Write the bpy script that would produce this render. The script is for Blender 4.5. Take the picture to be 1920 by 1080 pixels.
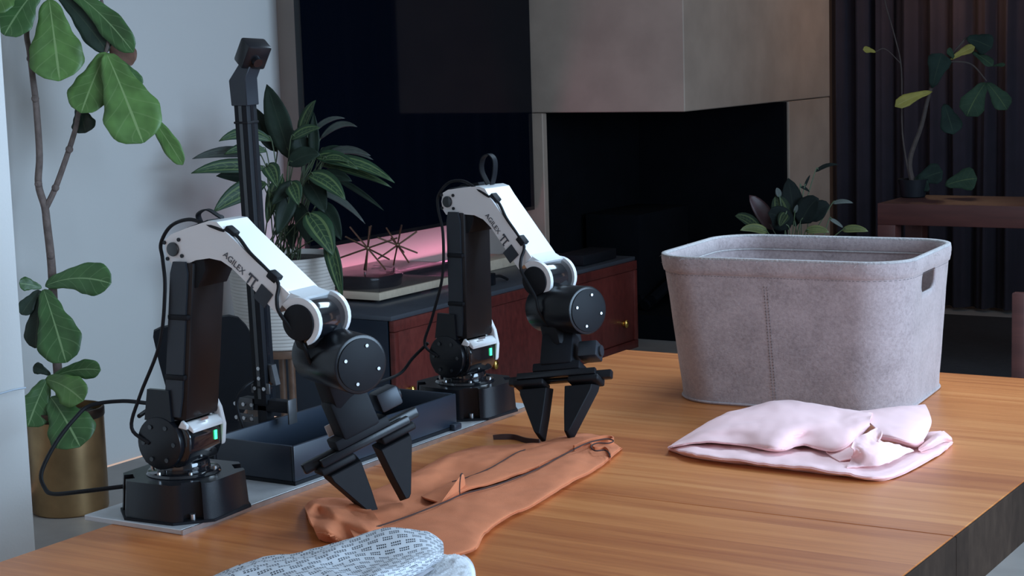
import bpy, bmesh, math, random
from mathutils import Vector, Matrix, noise
S = bpy.context.scene
for o in list(bpy.data.objects):
    bpy.data.objects.remove(o, do_unlink=True)
COL = S.collection
R = math.radians
V = Vector

# ------------------------------------------------------------------ camera
FOC = 3350.0
PITCH, ROLL, YAW, ZC = math.atan(455 / 3350), R(1.7), R(31.8), 1.44
fw = V((-math.sin(YAW) * math.cos(PITCH), math.cos(YAW) * math.cos(PITCH), -math.sin(PITCH)))
rt0 = V((math.cos(YAW), math.sin(YAW), 0)); up0 = rt0.cross(fw)
rt = rt0 * math.cos(ROLL) - up0 * math.sin(ROLL)
up = up0 * math.cos(ROLL) + rt0 * math.sin(ROLL)
EYE = V((0, 0, ZC))
cd = bpy.data.cameras.new('camera'); cam = bpy.data.objects.new('camera', cd); COL.objects.link(cam)
cd.sensor_width = 36; cd.lens = FOC / 1920 * 36; cd.clip_start = .05; cd.clip_end = 60
m = Matrix((rt, up, -fw)).transposed().to_4x4(); m.translation = EYE
cam.matrix_world = m; S.camera = cam

# ------------------------------------------------------------------ world, lights, exposure
W = bpy.data.worlds.new('world'); S.world = W; W.use_nodes = True
bg = W.node_tree.nodes['Background']; bg.inputs[0].default_value = (.86, .63, .53, 1); bg.inputs[1].default_value = .68
def area(name, loc, tgt, sx, sy, energy, col):
    l = bpy.data.lights.new(name, 'AREA'); l.shape = 'RECTANGLE'; l.size = sx; l.size_y = sy; l.energy = energy; l.color = col
    o = bpy.data.objects.new(name, l); COL.objects.link(o); o.location = loc
    o.rotation_euler = (V(tgt) - V(loc)).to_track_quat('-Z', 'Y').to_euler(); return o
area('window_daylight', (2.36, 2.75, 1.75), (-2.0, 2.75, 1.45), 3.1, 1.6, 240, (.49, .73, 1.0))
area('skylight_daylight', (-1.15, 4.25, 2.70), (-1.15, 4.25, 0), 1.1, 1.1, 50, (.60, .80, 1.0))
S.view_settings.view_transform = 'Standard'; S.view_settings.look = 'None'
S.view_settings.exposure = 0; S.view_settings.gamma = 1; S.view_settings.use_curve_mapping = False

# ------------------------------------------------------------------ surveying helpers (points of the place from sight lines)
def ray(x, y): return fw + rt * ((x - 960) / FOC) - up * ((y - 540) / FOC)
def atz(x, y, z): d = ray(x, y); return EYE + d * ((z - ZC) / d.z)
def atx(x, y, X): d = ray(x, y); return EYE + d * (X / d.x)
def aty(x, y, Y): d = ray(x, y); return EYE + d * (Y / d.y)
def at(x, y, w): return EYE + ray(x, y) * w

# ------------------------------------------------------------------ materials
MATS = {}
def mat(name, col, rough=.5, metal=0, spec=.5, emit=None, estr=0, alpha=1, trans=0, coat=0, var=0, vscale=20, bump=0, bscale=60, sheen=0):
    if name in MATS: return MATS[name]
    M = bpy.data.materials.new(name); M.use_nodes = True; N = M.node_tree.nodes; L = M.node_tree.links
    p = N['Principled BSDF']; c = (*col, 1)
    p.inputs['Base Color'].default_value = c; p.inputs['Roughness'].default_value = rough; p.inputs['Metallic'].default_value = metal
    p.inputs['Specular IOR Level'].default_value = spec; p.inputs['Alpha'].default_value = alpha
    p.inputs['Transmission Weight'].default_value = trans; p.inputs['Coat Weight'].default_value = coat
    p.inputs['Sheen Weight'].default_value = sheen
    if emit: p.inputs['Emission Color'].default_value = (*emit, 1); p.inputs['Emission Strength'].default_value = estr
    if var or bump:
        tc = N.new('ShaderNodeTexCoord')
    if var:
        n = N.new('ShaderNodeTexNoise'); n.inputs['Scale'].default_value = vscale; n.inputs['Detail'].default_value = 5
        r = N.new('ShaderNodeValToRGB'); r.color_ramp.elements[0].position = .3; r.color_ramp.elements[1].position = .7
        r.color_ramp.elements[0].color = (*[v * (1 - var) for v in col], 1); r.color_ramp.elements[1].color = (*[min(1, v * (1 + var)) for v in col], 1)
        L.new(tc.outputs['Object'], n.inputs['Vector']); L.new(n.outputs['Fac'], r.inputs['Fac']); L.new(r.outputs['Color'], p.inputs['Base Color'])
    if bump:
        n = N.new('ShaderNodeTexNoise'); n.inputs['Scale'].default_value = bscale; n.inputs['Detail'].default_value = 4
        b = N.new('ShaderNodeBump'); b.inputs['Strength'].default_value = bump; b.inputs['Distance'].default_value = .01
        L.new(tc.outputs['Object'], n.inputs['Vector']); L.new(n.outputs['Fac'], b.inputs['Height']); L.new(b.outputs['Normal'], p.inputs['Normal'])
    MATS[name] = M; return M

def math_node(N, L, op, a, b=None):
    n = N.new('ShaderNodeMath'); n.operation = op
    for i, v in enumerate((a, b)):
        if v is None: continue
        if isinstance(v, (int, float)): n.inputs[i].default_value = v
        else: L.new(v, n.inputs[i])
    return n.outputs[0]

def wood_mat(name, c0, c1, c2, rough=.35, strip=.105, spec=.5):
    M = bpy.data.materials.new(name); M.use_nodes = True; N = M.node_tree.nodes; L = M.node_tree.links; p = N['Principled BSDF']
    tc = N.new('ShaderNodeTexCoord'); sep = N.new('ShaderNodeSeparateXYZ'); L.new(tc.outputs['Object'], sep.inputs[0])
    wob = N.new('ShaderNodeTexNoise'); wob.inputs['Scale'].default_value = 1.3; L.new(tc.outputs['Object'], wob.inputs['Vector'])
    idx = math_node(N, L, 'FLOOR', math_node(N, L, 'DIVIDE', sep.outputs[1], strip))
    wn = N.new('ShaderNodeTexWhiteNoise'); wn.noise_dimensions = '1D'; L.new(idx, wn.inputs['W'])
    cmb = N.new('ShaderNodeCombineXYZ')
    L.new(math_node(N, L, 'ADD', math_node(N, L, 'MULTIPLY', sep.outputs[0], 2.2), math_node(N, L, 'MULTIPLY', wn.outputs['Value'], 9.0)), cmb.inputs[0])
    L.new(math_node(N, L, 'MULTIPLY', math_node(N, L, 'ADD', sep.outputs[1], math_node(N, L, 'MULTIPLY', wob.outputs['Fac'], .06)), 48), cmb.inputs[1])
    L.new(math_node(N, L, 'MULTIPLY', sep.outputs[2], 26), cmb.inputs[2])
    g = N.new('ShaderNodeTexNoise'); g.inputs['Scale'].default_value = 1.0; g.inputs['Detail'].default_value = 7; g.inputs['Roughness'].default_value = .62
    L.new(cmb.outputs[0], g.inputs['Vector'])
    f = math_node(N, L, 'ADD', math_node(N, L, 'MULTIPLY', g.outputs['Fac'], .78), math_node(N, L, 'MULTIPLY', wn.outputs['Value'], .22))
    r = N.new('ShaderNodeValToRGB'); e = r.color_ramp.elements; e[0].position = .30; e[1].position = .74
    e[0].color = (*c0, 1); e[1].color = (*c2, 1); k = e.new(.52); k.color = (*c1, 1)
    L.new(f, r.inputs['Fac']); L.new(r.outputs['Color'], p.inputs['Base Color'])
    p.inputs['Roughness'].default_value = rough; p.inputs['Specular IOR Level'].default_value = spec
    b = N.new('ShaderNodeBump'); b.inputs['Strength'].default_value = .06; b.inputs['Distance'].default_value = .004
    L.new(g.outputs['Fac'], b.inputs['Height']); L.new(b.outputs['Normal'], p.inputs['Normal'])
    MATS[name] = M; return M

def leaf_mat(name, c, vein, kind='fig', rough=.42, spec=.5):
    """veins and markings follow the leaf's own UV (u along the midrib, v across)"""
    M = bpy.data.materials.new(name); M.use_nodes = True; N = M.node_tree.nodes; L = M.node_tree.links; p = N['Principled BSDF']
    uv = N.new('ShaderNodeUVMap'); sep = N.new('ShaderNodeSeparateXYZ'); L.new(uv.outputs[0], sep.inputs[0])
    u = sep.outputs[0]; av = math_node(N, L, 'ABSOLUTE', math_node(N, L, 'SUBTRACT', sep.outputs[1], .5))     # 0 .. .5
    mid = math_node(N, L, 'LESS_THAN', av, .022)
    ph = math_node(N, L, 'FRACT', math_node(N, L, 'SUBTRACT', math_node(N, L, 'MULTIPLY', u, 6.0 if kind == 'fig' else 8.0), math_node(N, L, 'MULTIPLY', av, 2.6)))
    lat = math_node(N, L, 'LESS_THAN', ph, .085 if kind == 'fig' else .14)
    if kind == 'fig':
        fac = math_node(N, L, 'MAXIMUM', mid, math_node(N, L, 'MULTIPLY', lat, .28))
    else:
        inn = math_node(N, L, 'LESS_THAN', math_node(N, L, 'ABSOLUTE', math_node(N, L, 'SUBTRACT', av, .25)), .05)
        stroke = math_node(N, L, 'MULTIPLY', lat, math_node(N, L, 'LESS_THAN', av, .24))
        fac = math_node(N, L, 'MAXIMUM', math_node(N, L, 'MULTIPLY', mid, .7), math_node(N, L, 'MAXIMUM', math_node(N, L, 'MULTIPLY', inn, .8), math_node(N, L, 'MULTIPLY', stroke, .5)))
    tc = N.new('ShaderNodeTexCoord'); n = N.new('ShaderNodeTexNoise'); n.inputs['Scale'].default_value = 14; L.new(tc.outputs['Object'], n.inputs['Vector'])
    r = N.new('ShaderNodeValToRGB'); e = r.color_ramp.elements; e[0].position = .35; e[1].position = .7
    e[0].color = (*[k * .75 for k in c], 1); e[1].color = (*[k * 1.25 for k in c], 1); L.new(n.outputs['Fac'], r.inputs['Fac'])
    mx = N.new('ShaderNodeMixRGB'); L.new(fac, mx.inputs[0]); L.new(r.outputs['Color'], mx.inputs[1]); mx.inputs[2].default_value = (*vein, 1)
    L.new(mx.outputs[0], p.inputs['Base Color']); p.inputs['Roughness'].default_value = rough; p.inputs['Specular IOR Level'].default_value = spec
    b = N.new('ShaderNodeBump'); b.inputs['Strength'].default_value = .25; b.inputs['Distance'].default_value = .003; b.invert = True
    L.new(fac, b.inputs['Height']); L.new(b.outputs['Normal'], p.inputs['Normal'])
    MATS[name] = M; return M

def dash_mat(name, base, ink):
    M = bpy.data.materials.new(name); M.use_nodes = True; N = M.node_tree.nodes; L = M.node_tree.links; p = N['Principled BSDF']
    uv = N.new('ShaderNodeUVMap'); sep = N.new('ShaderNodeSeparateXYZ'); L.new(uv.outputs[0], sep.inputs[0])
    row = math_node(N, L, 'MULTIPLY', sep.outputs[1], 21.0); ri = math_node(N, L, 'FLOOR', row); rf = math_node(N, L, 'FRACT', row)
    inrow = math_node(N, L, 'MAXIMUM', math_node(N, L, 'LESS_THAN', math_node(N, L, 'ABSOLUTE', math_node(N, L, 'SUBTRACT', rf, .28)), .11),
                      math_node(N, L, 'LESS_THAN', math_node(N, L, 'ABSOLUTE', math_node(N, L, 'SUBTRACT', rf, .62)), .11))
    sh = math_node(N, L, 'MULTIPLY', math_node(N, L, 'MODULO', ri, 2), .5)
    colu = math_node(N, L, 'ADD', math_node(N, L, 'MULTIPLY', sep.outputs[0], 15), sh); cf = math_node(N, L, 'FRACT', colu)
    grp = math_node(N, L, 'LESS_THAN', cf, .70)
    tick = math_node(N, L, 'LESS_THAN', math_node(N, L, 'FRACT', math_node(N, L, 'MULTIPLY', cf, 7.15)), .72)
    fac = math_node(N, L, 'MULTIPLY', inrow, math_node(N, L, 'MULTIPLY', grp, tick))
    mx = N.new('ShaderNodeMixRGB'); L.new(fac, mx.inputs[0]); mx.inputs[1].default_value = (*base, 1); mx.inputs[2].default_value = (*ink, 1)
    L.new(mx.outputs[0], p.inputs['Base Color']); p.inputs['Roughness'].default_value = .9
    MATS[name] = M; return M

WALL = mat('white_paint', (.60, .585, .565), .75, bump=.03, bscale=180)
TAUPE = mat('taupe_paint', (.36, .31, .28), .8, var=.05, vscale=4)
FLOOR = mat('floor_grey', (.30, .27, .25), .5, var=.12, vscale=6)
CEIL = mat('ceiling_paint', (.55, .53, .50), .9, bump=.02, bscale=120)
STONE = mat('limestone', (.37, .28, .222), .7, var=.11, vscale=5, bump=.05, bscale=35)
WOOD = wood_mat('table_oak', (.40, .108, .027), (.57, .190, .053), (.70, .280, .092), .36)
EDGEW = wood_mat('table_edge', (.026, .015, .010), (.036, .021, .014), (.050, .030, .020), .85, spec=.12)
MAHOG = wood_mat('mahogany', (.075, .014, .012), (.12, .022, .018), (.16, .032, .025), .4)
DARKRED = wood_mat('dark_red_wood', (.05, .014, .012), (.075, .022, .018), (.10, .030, .024), .5)
BROWNW = wood_mat('stand_wood', (.10, .05, .03), (.15, .08, .05), (.2, .11, .07), .5)
MAPLE = wood_mat('pale_maple', (.48, .39, .29), (.56, .46, .35), (.63, .53, .41), .45)
BLACK = mat('black_plastic', (.007, .008, .011), .28, spec=.35, bump=.02, bscale=400)
GLOSS = mat('gloss_black', (.008, .009, .012), .12, coat=.5, bump=.004, bscale=90)
MATTE = mat('matte_black', (.006, .007, .010), .58, spec=.22, var=.1, vscale=60)
RUBBER = mat('black_rubber', (.006, .006, .008), .6, spec=.25, var=.1, vscale=80)
LINK = mat('dark_anodised', (.013, .0105, .012), .42, metal=.3, var=.08, vscale=30)
SIDEGREY = mat('gunmetal', (.026, .031, .040), .42, metal=.3, var=.06, vscale=40)
SHELL = mat('white_shell', (.78, .79, .80), .30, coat=.2, bump=.006, bscale=120)
STEEL = mat('steel', (.55, .55, .56), .35, metal=1, var=.1, vscale=60)
BRACKET = mat('bracket_grey', (.10, .10, .105), .45, metal=.7, var=.1, vscale=80)
BRASS = mat('brass', (.50, .33, .17), .30, metal=1, var=.22, vscale=9)
GOLD = mat('gold', (.95, .62, .16), .22, metal=1, var=.05, vscale=40)
WIREBR = mat('dark_brass', (.23, .15, .10), .4, metal=.9, var=.1, vscale=40)
LED = mat('green_led', (.05, .5, .2), .4, emit=(.05, 1, .35), estr=2.2, var=.02)
INK = mat('logo_ink', (.05, .055, .07), .5, var=.05)
BOARD = mat('aluminium_board', (.55, .55, .56), .42, metal=.3, var=.06, vscale=30)
NAVY = mat('navy_lacquer', (.014, .022, .036), .4, var=.08, vscale=8)
CTOP = mat('console_top', (.055, .062, .075), .38, var=.08, vscale=8)
SCREEN = mat('tv_glass', (.0015, .003, .007), .05, spec=.22, var=.02)
BEZEL = mat('tv_bezel', (.006, .007, .009), .35, var=.05)
CURT = mat('curtain_cloth', (.021, .0145, .023), .92, var=.12, vscale=12)
FIREBOX = mat('firebox_black', (.003, .004, .006), .95, spec=.08, var=.15, vscale=10)
SOIL = mat('soil', (.03, .022, .016), .95, var=.3, vscale=60, bump=.4, bscale=80)
CERAM = mat('ribbed_ceramic', (.55, .50, .46), .55, var=.05, vscale=10)
ACRYL = mat('smoked_acrylic', (.035, .03, .035), .06, alpha=.38, var=.02)
BARK = mat('bark', (.17, .125, .11), .85, var=.25, vscale=40, bump=.3, bscale=80)
STEMG = mat('stem_green', (.06, .085, .04), .6, var=.2, vscale=40)
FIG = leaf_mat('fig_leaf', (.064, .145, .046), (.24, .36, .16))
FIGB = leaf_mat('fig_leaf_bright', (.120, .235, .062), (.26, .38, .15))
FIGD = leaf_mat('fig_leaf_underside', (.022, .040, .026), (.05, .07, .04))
FIGBR = mat('dry_leaf', (.16, .075, .05), .7, var=.3, vscale=25)
FIGY = leaf_mat('yellow_leaf', (.19, .16, .035), (.24, .21, .07), rough=.6, spec=.2)  # yellow toned down for the dim plant by the curtain
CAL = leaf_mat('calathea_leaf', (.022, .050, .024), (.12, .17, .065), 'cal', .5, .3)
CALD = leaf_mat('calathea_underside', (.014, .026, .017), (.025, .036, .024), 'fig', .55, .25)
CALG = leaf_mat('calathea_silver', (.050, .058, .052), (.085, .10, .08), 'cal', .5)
DIMRED = mat('dark_red_leaf', (.045, .018, .02), .5, var=.2, vscale=20)
FELT = None
TERRA = mat('terracotta_cloth', (.58, .175, .072), .9, var=.06, vscale=30, bump=.12, bscale=700)
TERRAD = mat('brown_tape_and_shadow', (.045, .018, .014), .85, var=.1, vscale=60)  # drawstring and hems, also the painted shadow lines along cloth edges
PINK = mat('pink_cotton', (.97, .615, .61), .85, var=.02, vscale=20, bump=.06, bscale=900, sheen=.15)
TERRY = mat('white_terry', (.72, .72, .74), .95, var=.05, vscale=60, bump=.22, bscale=260)
DASH = dash_mat('dashed_cotton', (.60, .62, .66), (.055, .06, .075))
GREYR = mat('grey_cotton', (.30, .29, .31), .9, var=.08, vscale=40)
WHITEC = mat('white_cable', (.45, .52, .60), .5, var=.03)

def felt():
    M = bpy.data.materials.new('grey_felt'); M.use_nodes = True; N = M.node_tree.nodes; L = M.node_tree.links; p = N['Principled BSDF']
    tc = N.new('ShaderNodeTexCoord')
    a = N.new('ShaderNodeTexNoise'); a.inputs['Scale'].default_value = 150; a.inputs['Detail'].default_value = 6; a.inputs['Roughness'].default_value = .75
    c = N.new('ShaderNodeTexNoise'); c.inputs['Scale'].default_value = 18; c.inputs['Detail'].default_value = 5
    L.new(tc.outputs['Object'], a.inputs['Vector']); L.new(tc.outputs['Object'], c.inputs['Vector'])
    r = N.new('ShaderNodeValToRGB'); e = r.color_ramp.elements; e[0].position = .32; e[0].color = (.25, .195, .195, 1); e[1].position = .66; e[1].color = (.50, .405, .405, 1)
    k = e.new(.48); k.color = (.385, .308, .306, 1)
    L.new(math_node(N, L, 'ADD', math_node(N, L, 'MULTIPLY', a.outputs['Fac'], .62), math_node(N, L, 'MULTIPLY', c.outputs['Fac'], .38)), r.inputs['Fac'])
    L.new(r.outputs['Color'], p.inputs['Base Color']); p.inputs['Roughness'].default_value = .98; p.inputs['Sheen Weight'].default_value = .4
    b = N.new('ShaderNodeBump'); b.inputs['Strength'].default_value = .35; b.inputs['Distance'].default_value = .004
    L.new(a.outputs['Fac'], b.inputs['Height']); L.new(b.outputs['Normal'], p.inputs['Normal']); return M
FELT = felt()
FELTE = mat('felt_cut_edge', (.42, .39, .385), .98, var=.12, vscale=160, bump=.3, bscale=200)

# ------------------------------------------------------------------ object helpers
ORG = {}
def tag(o, label=None, cat=None, group=None, kind=None):
    if label: o['label'] = label
    if cat: o['category'] = cat
    if group: o['group'] = group
    if kind: o['kind'] = kind
    return o
def thing(name, loc, label, cat, group=None):
    o = bpy.data.objects.new(name, None); COL.objects.link(o); o.location = loc; o.empty_display_size = .05
    ORG[o] = V(loc); return tag(o, label, cat, group)
def link(name, me, material, parent=None, smooth=True, angle=40):
    """mesh given in world coordinates -> object at its base (or under its parent)"""
    if parent is not None:
        off = ORG[parent]
    else:
        vs = me.vertices; xs = [v.co.x for v in vs]; ys = [v.co.y for v in vs]; zs = [v.co.z for v in vs]
        off = V(((min(xs) + max(xs)) / 2, (min(ys) + max(ys)) / 2, min(zs)))
    me.transform(Matrix.Translation(-off))
    o = bpy.data.objects.new(name, me); COL.objects.link(o)
    if material: me.materials.append(material)
    if parent is not None: o.parent = parent
    else: o.location = off
    ORG[o] = V(off)
    if smooth:
        me.polygons.foreach_set('use_smooth', [True] * len(me.polygons))
        try: me.set_sharp_from_angle(angle=R(angle))
        except Exception: pass
    return o
def frame(loc, x, z):
    """4x4 with local x and z along the given directions"""
    z = V(z).normalized(); x = V(x); x = (x - z * x.dot(z)).normalized(); y = z.cross(x)
    M = Matrix((x, y, z)).transposed().to_4x4(); M.translation = V(loc); return M

class B:
    def __init__(s): s.bm = bmesh.new()
    def _x(s, vs, M):
        if M is not None: bmesh.ops.transform(s.bm, matrix=M, verts=vs)
    def box(s, c, d, M=None, bev=0, seg=2):
        vs = bmesh.ops.create_cube(s.bm, size=1)['verts']
        bmesh.ops.transform(s.bm, matrix=Matrix.Translation(V(c)) @ Matrix.Diagonal((*d, 1)), verts=vs)
        if bev:
            es = list({e for v in vs for e in v.link_edges})
            r = bmesh.ops.bevel(s.bm, geom=es, offset=bev, segments=seg, profile=.5, affect='EDGES')
            vs = list({v for f in r['faces'] for v in f.verts} | {v for v in vs if v.is_valid})
            # gather the whole shell
            st = [vs[0]]; seen = {vs[0]}
            while st:
                v = st.pop()
                for e in v.link_edges:
                    w = e.other_vert(v)
                    if w not in seen: seen.add(w); st.append(w)
            vs = list(seen)
        s._x(vs, M); return s
    def cyl(s, p0, p1, r0, r1=None, seg=28, M=None, bev=0):
        p0 = V(p0); p1 = V(p1); r1 = r0 if r1 is None else r1; d = p1 - p0
        F = frame(p0, (1, 0, 0) if abs(d.normalized().x) < .9 else (0, 1, 0), d); h = d.length
        prof = [(r0, 0), (r1, h)]
        if bev: prof = [(r0 - bev, 0), (r0 - bev * .3, bev * .3), (r0, bev), (r1, h - bev), (r1 - bev * .3, h - bev * .3), (r1 - bev, h)]
        rings = []
        for rr, z in prof:
            rings.append([s.bm.verts.new(F @ V((rr * math.cos(2 * math.pi * k / seg), rr * math.sin(2 * math.pi * k / seg), z))) for k in range(seg)])
        for a, b in zip(rings, rings[1:]):
            for k in range(seg): s.bm.faces.new((a[k], a[(k + 1) % seg], b[(k + 1) % seg], b[k]))
        s.bm.faces.new(rings[0][::-1]); s.bm.faces.new(rings[-1])
        s._x([v for r_ in rings for v in r_], M); return s
    def lathe(s, prof, c=(0, 0, 0), seg=40, M=None, cap=True):
        rings = [[s.bm.verts.new(V(c) + V((r_ * math.cos(2 * math.pi * k / seg), r_ * math.sin(2 * math.pi * k / seg), z))) for k in range(seg)] for r_, z in prof]
        for a, b in zip(rings, rings[1:]):
            for k in range(seg): s.bm.faces.new((a[k], a[(k + 1) % seg], b[(k + 1) % seg], b[k]))
        if cap: s.bm.faces.new(rings[0][::-1]); s.bm.faces.new(rings[-1])
        s._x([v for r_ in rings for v in r_], M); return s
    def prism(s, poly, a, b, M=None, taper=None):
        """poly in the local xz plane, extruded along local y from a to b (taper scales the b end about the centroid)"""
        cx = sum(p[0] for p in poly) / len(poly); cz = sum(p[1] for p in poly) / len(poly); t = taper or 1
        A = [s.bm.verts.new((p[0], a, p[1])) for p in poly]
        Bv = [s.bm.verts.new((cx + (p[0] - cx) * t, b, cz + (p[1] - cz) * t)) for p in poly]
        n = len(poly)
        for k in range(n): s.bm.faces.new((A[k], A[(k + 1) % n], Bv[(k + 1) % n], Bv[k]))
        s.bm.faces.new(A[::-1]); s.bm.faces.new(Bv); s._x(A + Bv, M); return s
    def slab(s, poly, z0, z1, taper=1, M=None):
        """poly in the local xy plane, extruded up"""
        cx = sum(p[0] for p in poly) / len(poly); cy = sum(p[1] for p in poly) / len(poly)
        A = [s.bm.verts.new((p[0], p[1], z0)) for p in poly]
        Bv = [s.bm.verts.new((cx + (p[0] - cx) * taper, cy + (p[1] - cy) * taper, z1)) for p in poly]
        n = len(poly)
        for k in range(n): s.bm.faces.new((A[k], A[(k + 1) % n], Bv[(k + 1) % n], Bv[k]))
        s.bm.faces.new(A[::-1]); s.bm.faces.new(Bv); s._x(A + Bv, M); return s
    def tube(s, pts, rad, seg=8, sm=6, M=None):
        P = spline(pts, sm); n = len(P); rings = []; prev = None
        for i, p in enumerate(P):
            t = (P[min(i + 1, n - 1)] - P[max(i - 1, 0)]).normalized()
            if prev is None: prev = t.orthogonal().normalized()
            x = (prev - t * prev.dot(t)).normalized(); y = t.cross(x); prev = x
            rr = rad if isinstance(rad, (int, float)) else rad[0] + (rad[1] - rad[0]) * i / (n - 1)
            rings.append([s.bm.verts.new(p + (x * math.cos(2 * math.pi * k / seg) + y * math.sin(2 * math.pi * k / seg)) * rr) for k in range(seg)])
        for a, b in zip(rings, rings[1:]):
            for k in range(seg): s.bm.faces.new((a[k], a[(k + 1) % seg], b[(k + 1) % seg], b[k]))
        s.bm.faces.new(rings[0][::-1]); s.bm.faces.new(rings[-1]); s._x([v for r_ in rings for v in r_], M); return s
    def ribbon(s, pts, wid, thick, sm=6, wdir=(0, 0, 1)):
        P = spline(pts, sm); n = len(P); rows = []; wd = V(wdir)
        for i, p in enumerate(P):
            t = (P[min(i + 1, n - 1)] - P[max(i - 1, 0)]).normalized(); w = (wd - t * wd.dot(t)).normalized(); q = t.cross(w)
            rows.append([s.bm.verts.new(p + w * wid * a + q * thick * b) for a, b in ((-.5, -.5), (.5, -.5), (.5, .5), (-.5, .5))])
        for a, b in zip(rows, rows[1:]):
            for k in range(4): s.bm.faces.new((a[k], a[(k + 1) % 4], b[(k + 1) % 4], b[k]))
        s.bm.faces.new(rows[0][::-1]); s.bm.faces.new(rows[-1]); return s
    def ball(s, c, r_, seg=16, M=None, sc=(1, 1, 1)):
        vs = bmesh.ops.create_uvsphere(s.bm, u_segments=seg, v_segments=max(6, seg // 2), radius=r_)['verts']
        bmesh.ops.transform(s.bm, matrix=Matrix.Translation(V(c)) @ Matrix.Diagonal((*sc, 1)), verts=vs); s._x(vs, M); return s
    def bevel(s, w, seg=2, ang=30):
        es = [e for e in s.bm.edges if len(e.link_faces) == 2 and e.calc_face_angle(0) > R(ang)]
        bmesh.ops.bevel(s.bm, geom=es, offset=w, segments=seg, profile=.5, affect='EDGES', clamp_overlap=True); return s
    def xf(s, M): bmesh.ops.transform(s.bm, matrix=M, verts=s.bm.verts[:]); return s
    def out(s, name, material, parent=None, smooth=True, angle=40):
        bmesh.ops.recalc_face_normals(s.bm, faces=s.bm.faces[:])
        me = bpy.data.meshes.new(name); s.bm.to_mesh(me); s.bm.free(); return link(name, me, material, parent, smooth, angle)

def spline(pts, sm):
    P = [V(p) for p in pts]
    if sm <= 1 or len(P) < 3: return P
    o = []
    for i in range(len(P) - 1):
        p0 = P[i - 1] if i else P[0] * 2 - P[1]; p1 = P[i]; p2 = P[i + 1]; p3 = P[i + 2] if i + 2 < len(P) else P[-1] * 2 - P[-2]
        for k in range(sm):
            t = k / sm
            o.append(.5 * ((2 * p1) + (p2 - p0) * t + (2 * p0 - 5 * p1 + 4 * p2 - p3) * t * t + (3 * p1 - p0 - 3 * p2 + p3) * t ** 3))
    o.append(P[-1]); return o

def sheet(name, rows, material, parent, su=8, sv=8, thick=.0022, wr=.0, wscale=30, seed=0, floor=None):
    """cloth: a smooth surface through rows of points, gently wrinkled, given a thickness"""
    cols = [spline(r_, su) for r_ in rows]; n = len(cols[0]); g = []
    for j in range(n): g.append(spline([c[j] for c in cols], sv))
    mrow = len(g[0]); verts = []; uvs = []; H = thick
    def off(p):
        if not wr: return 0
        return wr * (noise.noise(p * wscale + V((seed, seed * 2.1, 0))) + .5 * noise.noise(p * wscale * 2.3 + V((0, seed, 5))))
    grid = [[None] * mrow for _ in range(n)]
    for j in range(n):
        for i in range(mrow):
            p = g[j][i].copy(); e = min(1, min(j, n - 1 - j, i, mrow - 1 - i) / 3)
            p.z += off(p) * (.35 + .65 * e)
            if floor is not None: p.z = max(p.z, floor + H)
            grid[j][i] = p
    top = []; bot = []
    for j in range(n):
        for i in range(mrow):
            a = grid[min(j + 1, n - 1)][i] - grid[max(j - 1, 0)][i]; b = grid[j][min(i + 1, mrow - 1)] - grid[j][max(i - 1, 0)]
            nn = a.cross(b); nn = nn.normalized() if nn.length > 1e-12 else V((0, 0, 1))
            if nn.z < 0: nn = -nn
            q = grid[j][i] - nn * H
            if floor is not None: q.z = max(q.z, floor)
            top.append(grid[j][i]); bot.append(q)
    K = n * mrow; F = []
    ix = lambda j, i: j * mrow + i
    for j in range(n - 1):
        for i in range(mrow - 1):
            F.append((ix(j, i), ix(j + 1, i), ix(j + 1, i + 1), ix(j, i + 1)))
            F.append((K + ix(j, i), K + ix(j, i + 1), K + ix(j + 1, i + 1), K + ix(j + 1, i)))
    ring = [(j, 0) for j in range(n)] + [(n - 1, i) for i in range(1, mrow)] + [(j, mrow - 1) for j in range(n - 2, -1, -1)] + [(0, i) for i in range(mrow - 2, 0, -1)]
    for a, b in zip(ring, ring[1:] + ring[:1]): F.append((ix(*b), ix(*a), K + ix(*a), K + ix(*b)))
    me = bpy.data.meshes.new(name); me.from_pydata([tuple(v) for v in top + bot], [], F)
    uv = me.uv_layers.new(name='UVMap')
    for lp in me.loops:
        k = lp.vertex_index % K; uv.data[lp.index].uv = ((k // mrow) / (n - 1), (k % mrow) / (mrow - 1))
    bm = bmesh.new(); bm.from_mesh(me); bmesh.ops.recalc_face_normals(bm, faces=bm.faces[:]); bm.to_mesh(me); bm.free()
    return link(name, me, material, parent, True, 70)

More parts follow.
